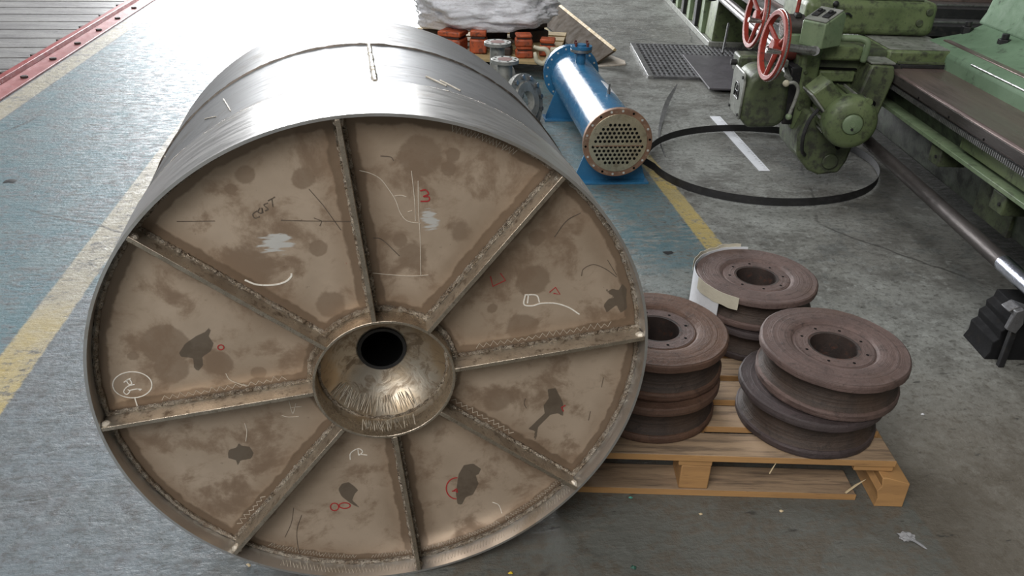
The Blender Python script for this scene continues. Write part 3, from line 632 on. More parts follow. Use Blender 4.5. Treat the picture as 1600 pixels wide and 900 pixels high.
bm.faces.new(A[0]); bm.faces.new(A[-1]); obj('label_sticker', bm, 'paper', ex)

# ------------------------------------------------------------------ flanged valves behind the drum
def valve(x, y, ztop, r, rz, label, tilt=0):
    v = thing('flanged_valve', label, 'valve', (x, y, 0), rz, 'flanged valves behind the drum'); T = lambda z: Matrix.Translation((0, 0, z))
    obj('body', lathe(B(), [(.02, .0), (r*.75, .0), (r*.95, .05), (r*1.0, .12), (r*.75, .19), (r*.55, .23), (r*.55, ztop-.02)], None, 40), 'valve', v, local=True, smooth=1)
    fl_ = obj('top_flange', lathe(B(), [(r*.5, ztop-.022), (r, ztop-.022), (r, ztop), (r*.5, ztop)], None, 40, True), 'valve', v, .002, local=True)
    obj('bore', lathe(B(), [(r*.53, ztop-.02), (r*.53, ztop+.001)], None, 32), 'valve_red', fl_, local=True)
    for i in range(8):
        a = 2*pi*i/8; bm = B(); cyl(bm, (r*.78*cos(a), r*.78*sin(a), ztop-.003), (r*.78*cos(a), r*.78*sin(a), ztop+.001), .008, 10); obj('bolt_hole', bm, 'void', fl_, local=True)
    for s in (-1, 1):
        m = Matrix.Translation((0, 0, .17)) @ Matrix.Rotation(s*pi/2, 4, 'Y')
        sf = obj('side_port', lathe(B(), [(r*.5, .02), (r*.42, r*1.0), (r*.8, r*1.02), (r*.8, r*1.22), (r*.3, r*1.22)], m, 32), 'valve', v, local=True)
        for i in range(6):
            a = 2*pi*i/6; p = m @ Vector((r*.62*cos(a), r*.62*sin(a), r*1.2)); q = m @ Vector((r*.62*cos(a), r*.62*sin(a), r*1.28)); bm = B(); cyl(bm, p, q, .01, 6); obj('bolt', bm, 'chrome', sf, local=True)
    return v
valve(-.142, 5.45, .41, .09, .3, 'cast grey flanged valve standing nearer the wrapped bundle')
valve(-.085, 5.12, .375, .088, -.5, 'cast grey flanged valve standing nearer the big drum')
fg = thing('blank_flange', 'thick round bolted flange leaning on edge behind the drum', 'flange', (.045, 4.92, 0))
fm = axis_m((.045, 4.92, .165), (.78, -.55, .28))
fo = obj('flange_disc', lathe(B(), [(.10, -.02), (.17, -.02), (.17, .015), (.12, .015), (.115, .03), (.06, .03), (.06, -.02)], fm, 48, True), 'valve', fg, .002)
for i in range(12):
    a = 2*pi*i/12; bm = B(); cyl(bm, fm @ Vector((.146*cos(a), .146*sin(a), .015)), fm @ Vector((.146*cos(a), .146*sin(a), .032)), .014, 6); obj('bolt', bm, 'steel', fo)

# ------------------------------------------------------------------ wrapped bundle on a second pallet
pb = thing('low_pallet', 'low pale wooden pallet under the orange castings and plastic wrapped bundle', 'pallet', (-.3, 6.75, 0), -.12)
for k in range(6):
    bm = B(); bx(bm, (0, -.5+.2*k, .12), (1.3, .15, .022)); obj('deck_board', bm, 'card_edge', pb, .002, local=True)
for x in (-.6, 0, .6):
    bm = B(); bx(bm, (x, 0, .054), (.09, 1.1, .108)); obj('stringer', bm, 'card', pb, .002, local=True)
def casting(x, y, z, s, rz, mat, label, name='orange_casting'):
    c_ = thing(name, label, 'casting', (x, y, z), rz, 'castings on the low pallet')
    bm = B(); prism(bm, [(-s[0]/2, -s[1]/2), (s[0]/2, -s[1]/2), (s[0]/2, s[1]*.3), (s[0]*.35, s[1]/2), (-s[0]*.35, s[1]/2), (-s[0]/2, s[1]*.3)], s[2]*.62); obj('body', bm, mat, c_, .012, local=True)
    bm = B(); bx(bm, (0, 0, s[2]*.68), (s[0]*.8, s[1]*.75, s[2]*.12)); obj('waist', bm, 'rust_black', c_, .004, local=True)
    bm = B(); bx(bm, (0, 0, s[2]*.87), (s[0]*.95, s[1]*.9, s[2]*.26)); obj('top_plate', bm, mat, c_, .01, local=True)
    return c_
def px(x, y, Y):
    d = ray(x, y); return O_+d*(Y/d.y)
for i, (x, y, Y, s, mt, lb) in enumerate((
    (708, 70, 6.45, (.2, .2, .15), 'orange', 'brick orange casting at the drum end of the low pallet'),
    (748, 72, 6.42, (.13, .2, .17), 'orange', 'bright orange casting directly behind the nearer valve flange'),
    (818, 92, 6.28, (.13, .14, .085), 'orange', 'lower orange casting of the pair beside the cream clamp'),
    (855, 86, 6.35, (.12, .12, .13), 'orange', 'small rust orange casting at the cardboard side of the low pallet'),
    (788, 86, 6.34, (.12, .12, .10), 'rust_black', 'blackened casting between the orange castings'))):
    p = px(x, y, Y); casting(p.x, Y, .132, s, random.uniform(-.4, .2), mt, lb, 'orange_casting' if mt == 'orange' else 'scrap_casting')
p = px(818, 92, 6.28); casting(p.x-.005, 6.28, .132+.086, (.13, .14, .085), .1, 'orange', 'upper orange casting of the pair beside the cream clamp')
# film covered bundle
bm = B(); bmesh.ops.create_icosphere(bm, subdivisions=6, radius=1)
for v in bm.verts:
    d = v.co.copy(); n_ = noise.noise(d*1.7)*.16+noise.noise(d*4+Vector((3, 1, 0)))*.09+noise.ridged_multi_fractal(Vector((d.x*2.5, d.y*4, d.z*7)), .9, 2.2, 5, 1, 2)*.045
    rr = 1+n_; v.co = Vector((d.x*.56*rr, d.y*.48*rr, max(-.5, d.z)*.20*rr*(1.15-.35*d.x)+.02))
bm.transform(Matrix.Translation((-.25, 6.86, .375)) @ Matrix.Rotation(-.12, 4, 'Z'))
tag(obj('film_bundle', bm, 'film', pos=(-.17, 6.86, .3), smooth=3.2), 'heap of crumpled clear plastic film covering the castings', 'plastic wrap')
for i, (dx, dy) in enumerate(((-.5, .1), (-.08, .22), (.24, .12))):
    casting(-.17+dx, 6.8+dy, .132, (.25, .3, .15), .2*i, 'rust_black', ('black scrap casting under the film at the drum end', 'black scrap casting under the middle of the film', 'black scrap casting under the film at the cardboard end')[i], 'scrap_casting')
# cream ring clamp
p = px(846, 86, 6.12); cl_ = thing('lifting_hook', 'cream curled hook hanging over the low pallet edge', 'hook', (p.x, 6.12, .14))
pts = bez([(p.x-.06, 6.12, p.z+.06), (p.x-.02, 6.11, p.z+.05), (p.x+.03, 6.1, p.z+.045), (p.x+.055, 6.1, p.z), (p.x+.02, 6.1, p.z-.055), (p.x-.03, 6.1, p.z-.04), (p.x-.045, 6.1, p.z+.0), (p.x-.05, 6.11, p.z+.02)], 6)
obj('hook_loop', tube(B(), pts, [.012+.008*sin(pi*i/(len(pts)-1)) for i in range(len(pts))], 10), 'cream', cl_, smooth=3.2)
bm = B(); bx(bm, (p.x+.12, 6.13, p.z+.04), (.11, .05, .03)); obj('shank', bm, 'cream', cl_, .006)
# leaning board and torn cardboard
a_, b_ = Vector((.17, 9.4, 0)), Vector((.80, 6.62, 0)); d = (b_-a_).normalized(); s = Vector((d.y, -d.x, 0))
if s.x > 0: s = -s
lb = thing('leaning_board', 'long brown board with a yellow edge leaning beside the film bundle', 'board', (a_+b_)/2)
bm = B(); vs_ = []
for base, k in ((a_, 0), (b_, 1)):
    for off, z in ((.20, .008), (.18, .004), (.02, .19), (.04, .20)): vs_.append(bm.verts.new(base+s*off+Vector((0, 0, z*(1 if k == 0 else .55)+.0125))))
for i in range(4): bm.faces.new((vs_[i], vs_[(i+1) % 4], vs_[4+(i+1) % 4], vs_[4+i]))
bm.faces.new(vs_[:4]); bm.faces.new(vs_[4:]); obj('face', bm, 'card', lb)
bm = B(); tube(bm, [a_+s*.03+Vector((0, 0, .213)), b_+s*.03+Vector((0, 0, .128))], .017, 4); obj('cut_edge', bm, 'card_edge', lb)
bm = B(); pts = [fl(892, 97), fl(925, 106), fl(978, 102), fl(976, 97), fl(955, 88), fl(935, 78), fl(918, 72), fl(902, 76)]
prism(bm, [(p.x+random.uniform(-.01, .01), p.y) for p in pts], .012); tag(obj('cardboard_sheet', bm, 'card_pale', pos=(.6, 6.8, 0), bevel=.002), 'torn pale cardboard sheet lying flat behind the heat exchanger', 'cardboard')

# ------------------------------------------------------------------ grate, rubber sheet, ruler, band, strip
gt = thing('floor_grate', 'dark rectangular floor grate with a pale edge strip', 'grate', (1.47, 6.84, 0))
GX0, GX1, GY0, GY1 = 1.0, 1.96, 6.24, 7.42
bm = B(); bb(bm, GX0+.02, GX1, GY0+.01, GY1-.01, .001, .004); obj('pit', bm, 'void', gt)
bm = B(); bb(bm, GX0, GX0+.045, GY0, GY1, 0, .024); obj('edge_strip', bm, 'steel', gt, .002)
for y0 in (GY0, GY1-.02):
    bm = B(); bb(bm, GX0+.045, GX1, y0, y0+.02, 0, .022); obj('end_strip', bm, 'grate', gt, .002)
for i in range(24):
    x = GX0+.045+.0385*(i+1); bm = B(); bb(bm, x-.007, x+.007, GY0+.02, GY1-.02, .004, .021); obj('bar', bm, 'grate', gt)
for i in range(13):
    y = GY0+.02+.0878*(i+.5); bm = B(); bb(bm, GX0+.045, GX1, y-.009, y+.009, .003, .018); obj('cross_bar', bm, 'grate', gt)
bm = B(); prism(bm, [(1.385, 6.95), (1.395, 5.86), (2.0, 5.86), (2.01, 6.9)], .014, Matrix.Translation((0, 0, .0245)))
tag(obj('rubber_sheet', bm, 'sheet_rubber', pos=(1.7, 6.4, .024), bevel=.002), 'flat dark grey rubber sheet laid over the floor grate', 'rubber sheet')
rl = thing('steel_ruler', 'long white marked steel ruler lying inside the steel band', 'ruler', (1.35, 4.76, 0))
bm = B(); prism(bm, [(1.283, 5.27), (1.352, 4.25), (1.412, 4.255), (1.352, 5.275)], .003, Matrix.Translation((0, 0, .001))); obj('blade', bm, 'paper', rl)
bm = B()
for i in range(34):
    y = 4.28+.029*i; x = 1.409-(y-4.255)*.0588; L = .022 if i % 5 == 0 else .012; bb(bm, x-L-.004, x-.006, y, y+.003, .0035, .0043)
o = obj('graduation', bm, 'black_ink', rl); o['kind'] = 'stuff'
bm = B(); n = 150; A = []
for i in range(n+1):
    a = radians(158+374*i/n); r = .615+.03*sin(a*2+.5)+.00008*i; c_ = Vector((1.385+r*cos(a), 4.345+r*sin(a), 0))
    if i < 14: c_ += Vector((-.012*(14-i), .004*(14-i), 0))
    d = Vector((cos(a), sin(a), 0)); lift = .0065+.002*sin(a*3); hgt_ = .042
    A.append([bm.verts.new(c_+d*q+Vector((0, 0, z))) for q, z in ((0, lift), (.0018, lift), (.0018, lift+hgt_), (0, lift+hgt_))])
for i in range(n):
    for k in range(4): bm.faces.new((A[i][k], A[i][(k+1) % 4], A[i+1][(k+1) % 4], A[i+1][k]))
bm.faces.new(A[0]); bm.faces.new(A[-1])
tag(obj('steel_band', bm, 'black', pos=(1.385, 4.345, 0), smooth=.8), 'large dark hoop of flat steel band standing on edge on the floor', 'steel band')
pts = bez([(.86, 4.45, .002), (.87, 4.75, .003), (.93, 5.08, .01), (1.02, 5.42, .05), (1.125, 5.70, .10)], 6); bm = B(); A = []
for i, p in enumerate(pts):
    w = .003+.013*sin(pi*min(1, (i/(len(pts)-1))**2.2)); A.append([bm.verts.new(p+Vector((-w, 0, 0))), bm.verts.new(p+Vector((w, 0, .0))), bm.verts.new(p+Vector((w, 0, .0025))), bm.verts.new(p+Vector((-w, 0, .0025)))])
for i in range(len(A)-1):
    for k in range(4): bm.faces.new((A[i][k], A[i][(k+1) % 4], A[i+1][(k+1) % 4], A[i+1][k]))
bm.faces.new(A[0]); bm.faces.new(A[-1]); tag(obj('metal_strip', bm, 'steel', pos=(.86, 4.45, 0)), 'thin curled metal strip with a raised pointed tip beside the steel band', 'metal strip')

# ------------------------------------------------------------------ the green machine
mc = thing('planing_machine', 'long green planing machine with red handwheels and a grey bed', 'machine', (2.3, 4.5, 0))
def mp_(name, bm, mat, parent=mc, bevel=.006, **k): return obj(name, bm, mat, parent, bevel, **k)
def mb(name, x0, x1, y0, y1, z0, z1, mat, bevel=.006, parent=mc): return mp_(name, bb(B(), x0, x1, y0, y1, z0, z1), mat, parent, bevel)
# bed
bed = mp_('bed', prism(B(), [(2.02, .20), (3.0, .20), (3.0, .57), (1.90, .57), (1.91, .50), (1.93, .45), (1.93, .425), (2.0, .41)], 6.4, Matrix.Translation((0, 7.5, 0)) @ MXZ), 'bed_shaded', bevel=.01)
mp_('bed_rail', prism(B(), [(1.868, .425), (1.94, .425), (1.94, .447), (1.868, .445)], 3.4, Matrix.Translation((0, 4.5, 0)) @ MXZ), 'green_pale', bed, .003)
way = mp_('bed_way', prism(B(), [(1.85, .566), (2.13, .566), (2.13, .623), (1.858, .623), (1.85, .615)], 6.1, Matrix.Translation((0, 7.3, 0)) @ MXZ), 'way', bevel=.003)
mb('way_side', 1.846, 1.853, 1.2, 4.12, .572, .612, 'shaft', .001, way)
mb('rack_bar', 1.862, 1.9, 1.2, 4.1, .535, .562, 'dark', .001, way)
bm = B()
for i in range(190):
    y = 1.3+i*.0145; bb(bm, 1.852, 1.866, y, y+.0075, .536, .558)
o = mp_('rack_tooth', bm, 'steel', way, 0); o['kind'] = 'stuff'
for i in range(9):
    y = 1.6+i*.3; bm = B(); cyl(bm, (1.845, y, .578), (1.848, y, .578), .006, 10); mp_('screw', bm, 'void', way, 0)
mb('bed_foot', 2.4, 2.9, 1.4, 7.2, 0, .20, 'dark', .004, bed)
mb('lit_bed_panel', 1.985, 2.02, 1.4, 2.75, .215, .395, 'green_pale', .006, bed)  # paler near end: light on the bed side put into the panel colour
mb('lit_bed_panel', 1.90, 1.92, 1.4, 3.35, .462, .528, 'green', .004, bed)
for y in (2.9, 3.45):
    br = mb('shaft_bracket', 1.885, 2.02, y, y+.1, .335, .415, 'green_grime', .006, bed)
    bm = B(); cyl(bm, (1.88, y+.03, .375), (1.886, y+.03, .375), .008, 8); mp_('bolt', bm, 'dark', br, 0)
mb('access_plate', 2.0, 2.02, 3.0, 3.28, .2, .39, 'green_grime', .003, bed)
bm = B(); cyl(bm, (1.76, 2.6, .28), (1.80, 5.2, .28), .030, 28); sh = mp_('feed_shaft', bm, 'shaft', bevel=0)
bm = B(); cyl(bm, (1.745, 1.5, .28), (1.76, 2.605, .28), .0305, 28); mp_('bright_sleeve', bm, 'bright_shaft', sh, 0)
bm = B(); cyl(bm, (1.87, 4.07, .598), (1.87, 4.14, .598), .05, 28); rl_ = mp_('roller_end', bm, 'dark', bevel=.006)
bm = B(); cyl(bm, (1.87, 4.06, .598), (1.87, 4.075, .598), .022, 20); mp_('roller_cap', bm, 'shaft', rl_, .003)
# saddle and cross beam
sad = mb('saddle', 1.84, 2.2, 4.1, 4.75, .628, .705, 'green', .012)
mb('saddle_top', 1.85, 2.19, 4.12, 4.5, .7055, .709, 'grey_paint', .001, sad)
mb('wiper', 1.90, 2.13, 4.085, 4.1, .624, .642, 'black', .003, sad); mb('wiper_plate', 1.89, 2.14, 4.088, 4.1, .643, .655, 'green_grime', .002, sad)
beam = mp_('cross_beam', bb(B(), 1.50, 2.19, 4.42, 4.85, .712, .885), 'green', bevel=.035, seg=4)
bm = B(); bb(bm, 1.56, 2.12, 4.46, 4.8, .886, .893); mp_('beam_cover', bm, 'green_grime', beam, .002)
for x, z in ((2.10, .785), (2.14, .84)):
    bm = B(); cyl(bm, (x, 4.408, z), (x, 4.42, z), .018, 20); mp_('cap_screw', bm, 'green_grime', beam, .002)
bm = B(); tube(bm, bez([(1.64, 4.41, .865), (1.64, 4.40, .83), (1.67, 4.40, .815), (1.71, 4.40, .825), (1.735, 4.405, .81)], 5), .006, 8); lv = mp_('oil_lever', bm, 'dark', beam, 0)
bm = B(); bmesh.ops.create_uvsphere(bm, u_segments=14, v_segments=10, radius=.016, matrix=Matrix.Translation((1.64, 4.405, .87))); mp_('lever_knob', bm, 'black', beam, 0)
# column and its base
cb = mp_('column_base', prism(B(), [(2.125, .45), (3.2, .45), (3.2, .86), (2.42, .80), (2.30, .745), (2.16, .715), (2.125, .69)], 2.6, Matrix.Translation((0, 4.38, 0)) @ MXZ), 'column_paint', bevel=.015)
mb('base_top', 2.19, 2.40, 2.2, 4.3, .70, .728, 'way', .004, cb)
bm = B(); tube(bm, [(2.131, 2.0, .70), (2.131, 3.86, .70)], .004, 6); mp_('worn_edge', bm, 'steel', cb, 0)
colm = mp_('column', prism(B(), [(2.40, .79), (2.43, .85), (2.46, 1.0), (2.50, 1.9), (3.2, 1.9), (3.2, .79)], .9, Matrix.Translation((0, 4.42, 0)) @ MXZ), 'column_paint', bevel=.02, seg=3)
for x, y in ((2.33, 4.36), (2.36, 4.05), (2.35, 3.6)):
    bm = B(); cyl(bm, (x, y, .73), (x, y, .785), .03, 6); cyl(bm, (x, y, .785), (x, y, .81), .017, 12); mp_('anchor_bolt', bm, 'dark', cb, .002)
# slabs of the far table
for i, (z0, z1, m_) in enumerate(((.60, .66, 'dark'), (.66, .672, 'steel'), (.672, .73, 'dark'), (.73, .742, 'steel'), (.742, .80, 'way'))):
    mb('table_slab', 2.2+.02*i, 3.4, 5.05+.10*i, 6.6, z0, z1, m_, .002)
mb('far_way', 1.80, 2.12, 5.0, 7.25, .626, .70, 'grey_paint', .01)
mb('far_way_step', 1.68, 1.80, 5.1, 7.25, .56, .60, 'shaft', .006)
# far foot with ribs
ft = mp_('machine_foot', prism(B(), [(1.72, .05), (2.4, .05), (2.4, .60), (1.80, .60), (1.74, .5)], 2.6, Matrix.Translation((0, 10.0, 0)) @ MXZ), 'green', bevel=.02)
mb('foot_plinth', 1.69, 2.42, 7.38, 10.02, 0, .06, 'grey_paint', .006, ft)
for i in range(7):
    mb('foot_rib', 1.69, 1.745, 7.75+.33*i, 7.87+.33*i, .06, .55, ('green_pale', 'dark')[i % 2], .008, ft)
for x, z, r in ((1.60, .50, .032), (1.56, .55, .02), (1.68, .46, .02)):
    bm = B(); cyl(bm, (x-.02, 4.5, z), (x+.06, 7.45, z), r, 20); mp_('feed_screw', bm, 'steel' if r > .025 else 'shaft', bevel=0)
bm = B(); cyl(bm, (1.63, 7.2, .5), (1.635, 7.42, .5), .07, 28); mp_('screw_bearing', bm, 'dark', ft, .006)
# apron: gear case, motor, boxes
gc = mp_('gear_case', bb(B(), 1.40, 1.86, 4.12, 4.45, .36, .70), 'green_grime', bevel=.02)
mb('case_neck', 1.405, 1.495, 4.045, 4.13, .30, .742, 'green', .018, gc)
mb('case_bridge', 1.41, 1.70, 4.06, 4.13, .655, .725, 'green', .014, gc)
mb('case_panel', 1.51, 1.69, 4.085, 4.125, .545, .60, 'green', .008, gc)
mb('panel_gasket', 1.50, 1.70, 4.10, 4.13, .604, .61, 'void', 0, gc)
for x, z in ((1.425, .60), (1.475, .5), (1.43, .42)):
    bm = B(); cyl(bm, (x, 4.035, z), (x, 4.047, z), .01, 12); mp_('cap_screw', bm, 'green_grime', gc, .001)
bk = mp_('side_block', prism(B(), [(1.70, .40), (1.80, .36), (1.845, .60), (1.83, .655), (1.72, .66), (1.69, .52)], .17, Matrix.Translation((0, 4.15, 0)) @ MXZ), 'green_grime', bevel=.01)
mb('block_lid', 1.715, 1.835, 3.985, 4.14, .6605, .67, 'grey_paint', .003, bk)
bm = B(); cyl(bm, (1.765, 3.972, .47), (1.765, 3.982, .47), .014, 16); mp_('oil_plug', bm, 'void', bk, 0)
hr_ = bez([(1.50, 4.06, .765), (1.60, 4.05, .768), (1.66, 4.04, .768), (1.69, 4.03, .755), (1.695, 4.03, .72), (1.695, 4.04, .66)], 6)
mp_('hand_rail', tube(B(), hr_, .016, 12), 'green_pale', bevel=0, smooth=3.2)
MC_ = Vector((1.585, 3.76, .435)); MA = Vector((-.10, -1, .05)).normalized(); mm = axis_m(MC_, MA)
mot = obj('motor', lathe(B(), [(.02, -.30), (.118, -.30), (.118, -.06), (.126, -.055), (.126, -.03), (.124, .0), (.112, .022), (.09, .032), (.052, .036), (.05, .03), (.03, .03)], mm, 64), 'green', mc, smooth=.7)
cp = obj('motor_cap', lathe(B(), [(.046, .028), (.046, .040), (.040, .044), (.014, .044), (.013, .048)], mm, 36), 'green_pale', mot)
bm = B(); p = mm @ Vector((0, -.022, .044)); cyl(bm, p, p+MA*.006, .006, 10); obj('cap_screw', bm, 'dark', mot)
for i in range(22):
    a = 2*pi*i/22; bm = B(); bb(bm, .116, .128, -.004, .004, -.28, -.06); bm.transform(mm @ Matrix.Rotation(a, 4, 'Z')); obj('fin', bm, 'grey_paint' if i % 2 else 'green_grime', mot)
bm = B(); bx(bm, (0, 0, 0), (.10, .15, .11)); bm.transform(Matrix.Translation((1.475, 3.885, .545)) @ Matrix.Rotation(-.75, 4, 'Y')); tb = obj('terminal_box', bm, 'green', mot, .008)
bm = B(); bx(bm, (-.054, 0, 0), (.01, .15, .112)); bm.transform(Matrix.Translation((1.475, 3.885, .545)) @ Matrix.Rotation(-.75+pi/2*0, 4, 'Y')); obj('box_lid', bm, 'grey_paint', mot, .003)
bm = B(); p = mm @ Vector((.06, .105, -.01)); cyl(bm, p, p+MA*.03, .016, 10); obj('lug', bm, 'green', mot)
mp_('cable', tube(B(), bez([(1.455, 3.85, .47), (1.42, 3.84, .42), (1.405, 3.84, .34), (1.42, 3.86, .26), (1.46, 3.92, .215)], 8), .009, 8), 'black', bevel=0)
mp_('cable', tube(B(), bez([(1.47, 3.85, .47), (1.51, 3.83, .43), (1.535, 3.82, .37), (1.56, 3.86, .33)], 8), .011, 8), 'black', bevel=0)
lw = mp_('lower_case', prism(B(), [(1.415, .30), (1.43, .20), (1.50, .125), (1.56, .10), (1.66, .115), (1.69, .18), (1.715, .33), (1.6, .42), (1.45, .42)], .34, Matrix.Translation((0, 4.28, 0)) @ MXZ), 'green_grime', bevel=.014)
bm = B(); cyl(bm, (1.60, 3.925, .18), (1.60, 3.94, .18), .04, 28); mp_('round_boss', bm, 'green_grime', lw, .004)
bm = B(); cyl(bm, (1.625, 3.93, .255), (1.625, 3.94, .255), .011, 14); mp_('plug', bm, 'void', lw, 0)
# rounded left gearbox with emblem
lg = mp_('gearbox', prism(B(), [(1.18, .305), (1.33, .315), (1.37, .36), (1.36, .57), (1.31, .60), (1.20, .60), (1.15, .56), (1.135, .50), (1.14, .36)], .24, Matrix.Translation((0, 4.27, 0)) @ MXZ), 'green_grime', bevel=.03, seg=4)
mp_('gearbox_cover', prism(B(), [(4.04, .35), (4.26, .35), (4.27, .55), (4.24, .585), (4.06, .585), (4.035, .54)], .012, Matrix(((0, 0, 1, 1.128), (1, 0, 0, 0), (0, 1, 0, 0), (0, 0, 0, 1)))), 'grey_paint', lg, .006)
E_ = [(4.10, .44), (4.10, .49), (4.125, .515), (4.17, .515), (4.185, .49), (4.185, .44)]
bm = B(); tube(bm, [(1.1265, y, z) for y, z in E_], .003, 6, True)
for st in ([(4.115, .45), (4.145, .5), (4.17, .45)], [(4.12, .475), (4.165, .475)], [(4.143, .45), (4.143, .5)]): tube(bm, [(1.1265, y, z) for y, z in st], .003, 6)
mp_('emblem', bm, 'dark', lg, 0)
for y, z in ((4.06, .37), (4.24, .37), (4.06, .56)):
    bm = B(); cyl(bm, (1.121, y, z), (1.13, y, z), .008, 8); mp_('screw', bm, 'dark', lg, 0)
lv = mp_('crank_lever', tube(B(), bez([(1.325, 3.99, .555), (1.36, 3.985, .56), (1.385, 3.985, .53), (1.38, 3.985, .47), (1.37, 3.985, .42), (1.365, 3.985, .395)], 6), .009, 8), 'grey_paint', bevel=0)
for p in ((1.322, 3.99, .555), (1.365, 3.985, .39)):
    bm = B(); bmesh.ops.create_uvsphere(bm, u_segments=14, v_segments=10, radius=.017, matrix=Matrix.Translation(p)); mp_('lever_ball', bm, 'cream' if p[2] > .5 else 'green_pale', lv, 0)
mb('apron_web', 1.36, 1.41, 4.05, 4.3, .33, .62, 'dark', .004)
mb('slide_bar', 1.30, 1.34, 4.06, 4.5, .615, .65, 'grey_paint', .004)
bm = B(); bx(bm, (0, 0, 0), (.05, .34, .05)); bm.transform(Matrix.Translation((1.36, 4.2, .60)) @ Matrix.Rotation(.55, 4, 'Y') @ Matrix.Rotation(.3, 4, 'X')); mp_('link_bar', bm, 'grey_paint', bevel=.005)
# control box
cbm = Matrix.Translation((1.45, 4.0, .80)) @ Matrix.Rotation(-.95, 4, 'Z')
bm = B(); prism(bm, [(-.075, -.06), (.075, -.06), (.075, .085), (.05, .105), (-.075, .055)], .13, cbm @ Matrix(((0, 0, 1, -.065), (1, 0, 0, 0), (0, 1, 0, 0), (0, 0, 0, 1)))); ctl = mp_('control_box', bm, 'green_pale', bevel=.006)
tm = cbm @ Matrix.Translation((0, -.012, .084)) @ Matrix.Rotation(.38, 4, 'X')
bm = B(); bx(bm, (0, 0, .0), (.122, .125, .006)); bm.transform(tm); mp_('switch_plate', bm, 'grey_paint', ctl, .001)
for x in (-.03, .03):
    bm = B(); bx(bm, (x, 0, .006), (.036, .06, .008)); bm.transform(tm); sw = mp_('switch', bm, 'dark', ctl, .002)
    bm = B(); bx(bm, (x, .012, .013), (.018, .02, .012)); bm.transform(tm); mp_('rocker', bm, 'black', sw, .002)
# dial block and red lever
db = mb('dial_base', 1.335, 1.42, 4.15, 4.3, .70, .76, 'green_pale', .008)
bm = B(); cyl(bm, (1.335, 4.22, .79), (1.425, 4.22, .79), .055, 28); mp_('dial_drum', bm, 'shaft', db, .004)
bm = B(); cyl(bm, (1.325, 4.22, .79), (1.336, 4.22, .79), .058, 28); mp_('dial_ring', bm, 'chrome', db, .003)
bm = B(); cyl(bm, (1.385, 4.22, .84), (1.40, 4.24, 1.05), .010, 12); lr = mp_('red_lever', bm, 'red', db, 0)
bm = B(); bx(bm, (1.385, 4.2, .845), (.03, .05, .02)); mp_('lever_block', bm, 'dark', db, .003)
bm = B(); cyl(bm, (1.26, 4.16, .66), (1.42, 4.2, .67), .045, 24); mp_('shaft_housing', bm, 'dark_red', bevel=.006)
sb = mp_('limit_box', bb(B(), 1.175, 1.30, 4.36, 4.50, .50, .60), 'green_grime', bevel=.012)
bm = B(); cyl(bm, (1.145, 4.42, .555), (1.178, 4.42, .555), .016, 14); mp_('box_knob', bm, 'black', sb, .003)
bm = B(); cyl(bm, (1.14, 4.6, .56), (1.26, 5.05, .64), .006, 8); mp_('trip_rod', bm, 'dark', bevel=0)
# handwheels: rim, three spokes, hub, grip
def handwheel(c_, ax, R_):
    m = axis_m(c_, ax)
    bm = B(); lathe(bm, [(R_-.014, -.013), (R_+.008, -.015), (R_+.013, -.004), (R_+.013, .004), (R_+.008, .015), (R_-.014, .013)], m, 64, True); w = mp_('handwheel', bm, 'red', bevel=.002)
    bm = B(); lathe(bm, [(R_+.0125, -.005), (R_+.0145, -.004), (R_+.0145, .004), (R_+.0125, .005)], m, 64, True); mp_('rim_band', bm, 'chrome', w, 0)
    for i in range(3):
        a = 2*pi*i/3+.5; bm = B(); cyl(bm, m @ Vector((.025*cos(a), .025*sin(a), -.02)), m @ Vector(((R_-.008)*cos(a), (R_-.008)*sin(a), 0)), .013, 12, .010); mp_('spoke', bm, 'red', w, 0)
    bm = B(); cyl(bm, m @ Vector((0, 0, -.06)), m @ Vector((0, 0, .012)), .032, 24); mp_('hub', bm, 'red', w, .004)
    bm = B(); cyl(bm, m @ Vector((0, 0, -.2)), m @ Vector((0, 0, -.06)), .018, 16); cyl(bm, m @ Vector((0, 0, -.2)), m @ Vector((0, 0, -.2))+Vector((.03, .28, -.06)), .022, 16); mp_('axle', bm, 'steel', w, 0)
    p0 = m @ Vector((R_*.96, 0, .014)); p1 = m @ Vector((R_*.96, 0, .085)); bm = B(); cyl(bm, p0, p1, .011, 14, .014); mp_('grip', bm, 'chrome', w, .003)
handwheel(Vector((1.186, 3.85, .763)), Vector((-1, -.05, .1)), .150)
handwheel(Vector((1.265, 4.50, .78)), Vector((-1, -.03, .1)), .155)

# ------------------------------------------------------------------ black scrap by the machine, floor litter
def jag(pts, h, m, name, label, pos): return tag(obj(name, prism(B(), pts, h, m), 'black', pos=pos, bevel=.002), label, 'scrap block')
tag(obj('scrap_block', prism(B(), [(1.675, 0), (1.92, 0), (1.92, .2), (1.74, .2), (1.735, .17), (1.715, .155), (1.72, .13), (1.70, .115), (1.705, .085), (1.685, .07), (1.688, .03)], .16, Matrix.Translation((0, 2.56, 0)) @ MXZ), 'scrap', pos=(1.8, 2.48, 0), bevel=.003), 'jagged black scrap block on the floor under the shaft end', 'scrap block')
sp = thing('bracket_plate', 'small dark bracket plate on a post beneath the polished shaft end', 'bracket', (1.71, 2.5, 0))
bm = B(); prism(bm, [(1.665, .165), (1.70, .15), (1.715, .19), (1.70, .245), (1.675, .235)], .02, Matrix.Translation((0, 2.349, 0)) @ MXZ); obj('lower_plate', bm, 'grate', sp, .003)
bm = B(); prism(bm, [(1.66, .225), (1.74, .18), (1.79, .19), (1.78, .215), (1.69, .247)], .05, Matrix.Translation((0, 2.399, 0)) @ MXZ); obj('upper_plate', bm, 'grate', sp, .004)
bm = B(); bb(bm, 1.70, 1.72, 2.35, 2.37, 0, .22); obj('post', bm, 'dark', sp, .002)
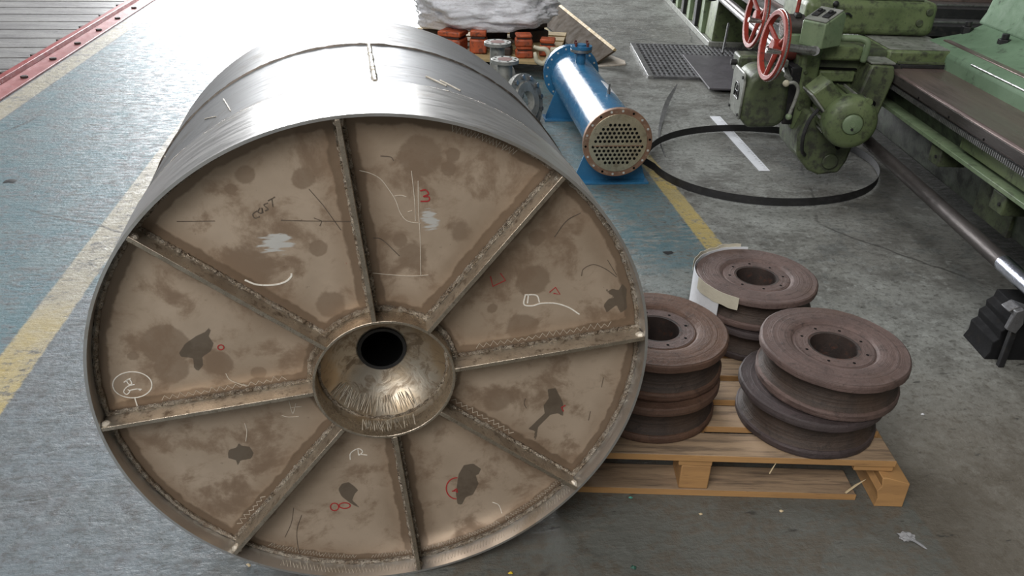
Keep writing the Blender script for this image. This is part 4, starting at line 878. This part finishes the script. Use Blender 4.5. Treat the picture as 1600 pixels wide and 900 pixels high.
def litter(name, x, y, r, mat, label, cat, h=.006, n=9, seed=0):
    rnd = random.Random(seed); bm = B(); pts = [(x+r*(.5+.7*rnd.random())*cos(2*pi*i/n), y+r*(.35+.6*rnd.random())*sin(2*pi*i/n)) for i in range(n)]
    a = [bm.verts.new((px_, py_, .0005+rnd.random()*.002)) for px_, py_ in pts]; c_ = bm.verts.new((x, y, h)); b_ = bm.verts.new((x, y, .0003))
    for i in range(n): bm.faces.new((a[i], a[(i+1) % n], c_)); bm.faces.new((a[(i+1) % n], a[i], b_))
    return tag(obj(name, bm, mat, pos=(x, y, 0), smooth=.3), label, cat)
litter('plastic_scrap', .319, 1.412, .010, 'green_bit', 'dark green scrap on bare floor at the bottom edge of the photo', 'scrap', seed=1)
litter('plastic_scrap', .339, 1.655, .006, 'teal_bit', 'tiny teal scrap just in front of the pallet by the drum', 'scrap', seed=2)
litter('plastic_scrap', .017, 1.384, .007, 'yellow_bit', 'tiny yellow scrap under the drum front at the bottom edge', 'scrap', seed=3)
litter('plastic_scrap', -.62, 1.385, .007, 'straw', 'tiny tan chip on the floor left below the drum rim', 'scrap', seed=4)
litter('plastic_scrap', 1.314, 2.067, .006, 'paper', 'tiny white fleck on the floor right of the front wheel stack', 'scrap', seed=5)
litter('plastic_scrap', .74, 1.62, .007, 'straw', 'tiny yellowish wood chip in front of the pallet', 'scrap', seed=6)
litter('plastic_scrap', .52, 1.60, .007, 'straw', 'tiny straw flake before the pallet middle block', 'scrap', seed=9)
litter('plastic_scrap', -2.552, 3.794, .045, 'black', 'flat dark scab on the blue floor at the left edge', 'scrap', seed=7)
litter('plastic_scrap', .684, 3.186, .03, 'black', 'dark oily scab on the blue floor by the yellow line', 'scrap', h=.002, seed=8)
rg = thing('crumpled_rag', 'small crumpled grey rag with a pale tail on the floor right of pallet', 'rag', (1.045, 1.53, 0))
rnd = random.Random(3); bm = B(); bmesh.ops.create_icosphere(bm, subdivisions=3, radius=1)
for v in bm.verts:
    q = v.co.copy(); k = 1+.55*noise.noise(q*2.3+Vector((4, 0, 0)))+.25*noise.noise(q*6); v.co = Vector((1.042+q.x*.020*k, 1.536+q.y*.014*k, max(.0005, .006+q.z*.008*k)))
obj('rag_lump', bm, 'rag', rg, smooth=.3)
obj('rag_tail', tube(B(), bez([(1.05, 1.53, .005), (1.066, 1.512, .004), (1.078, 1.497, .003)], 5), [.004]*8+[.003, .002, .001], 5), 'rag', rg)
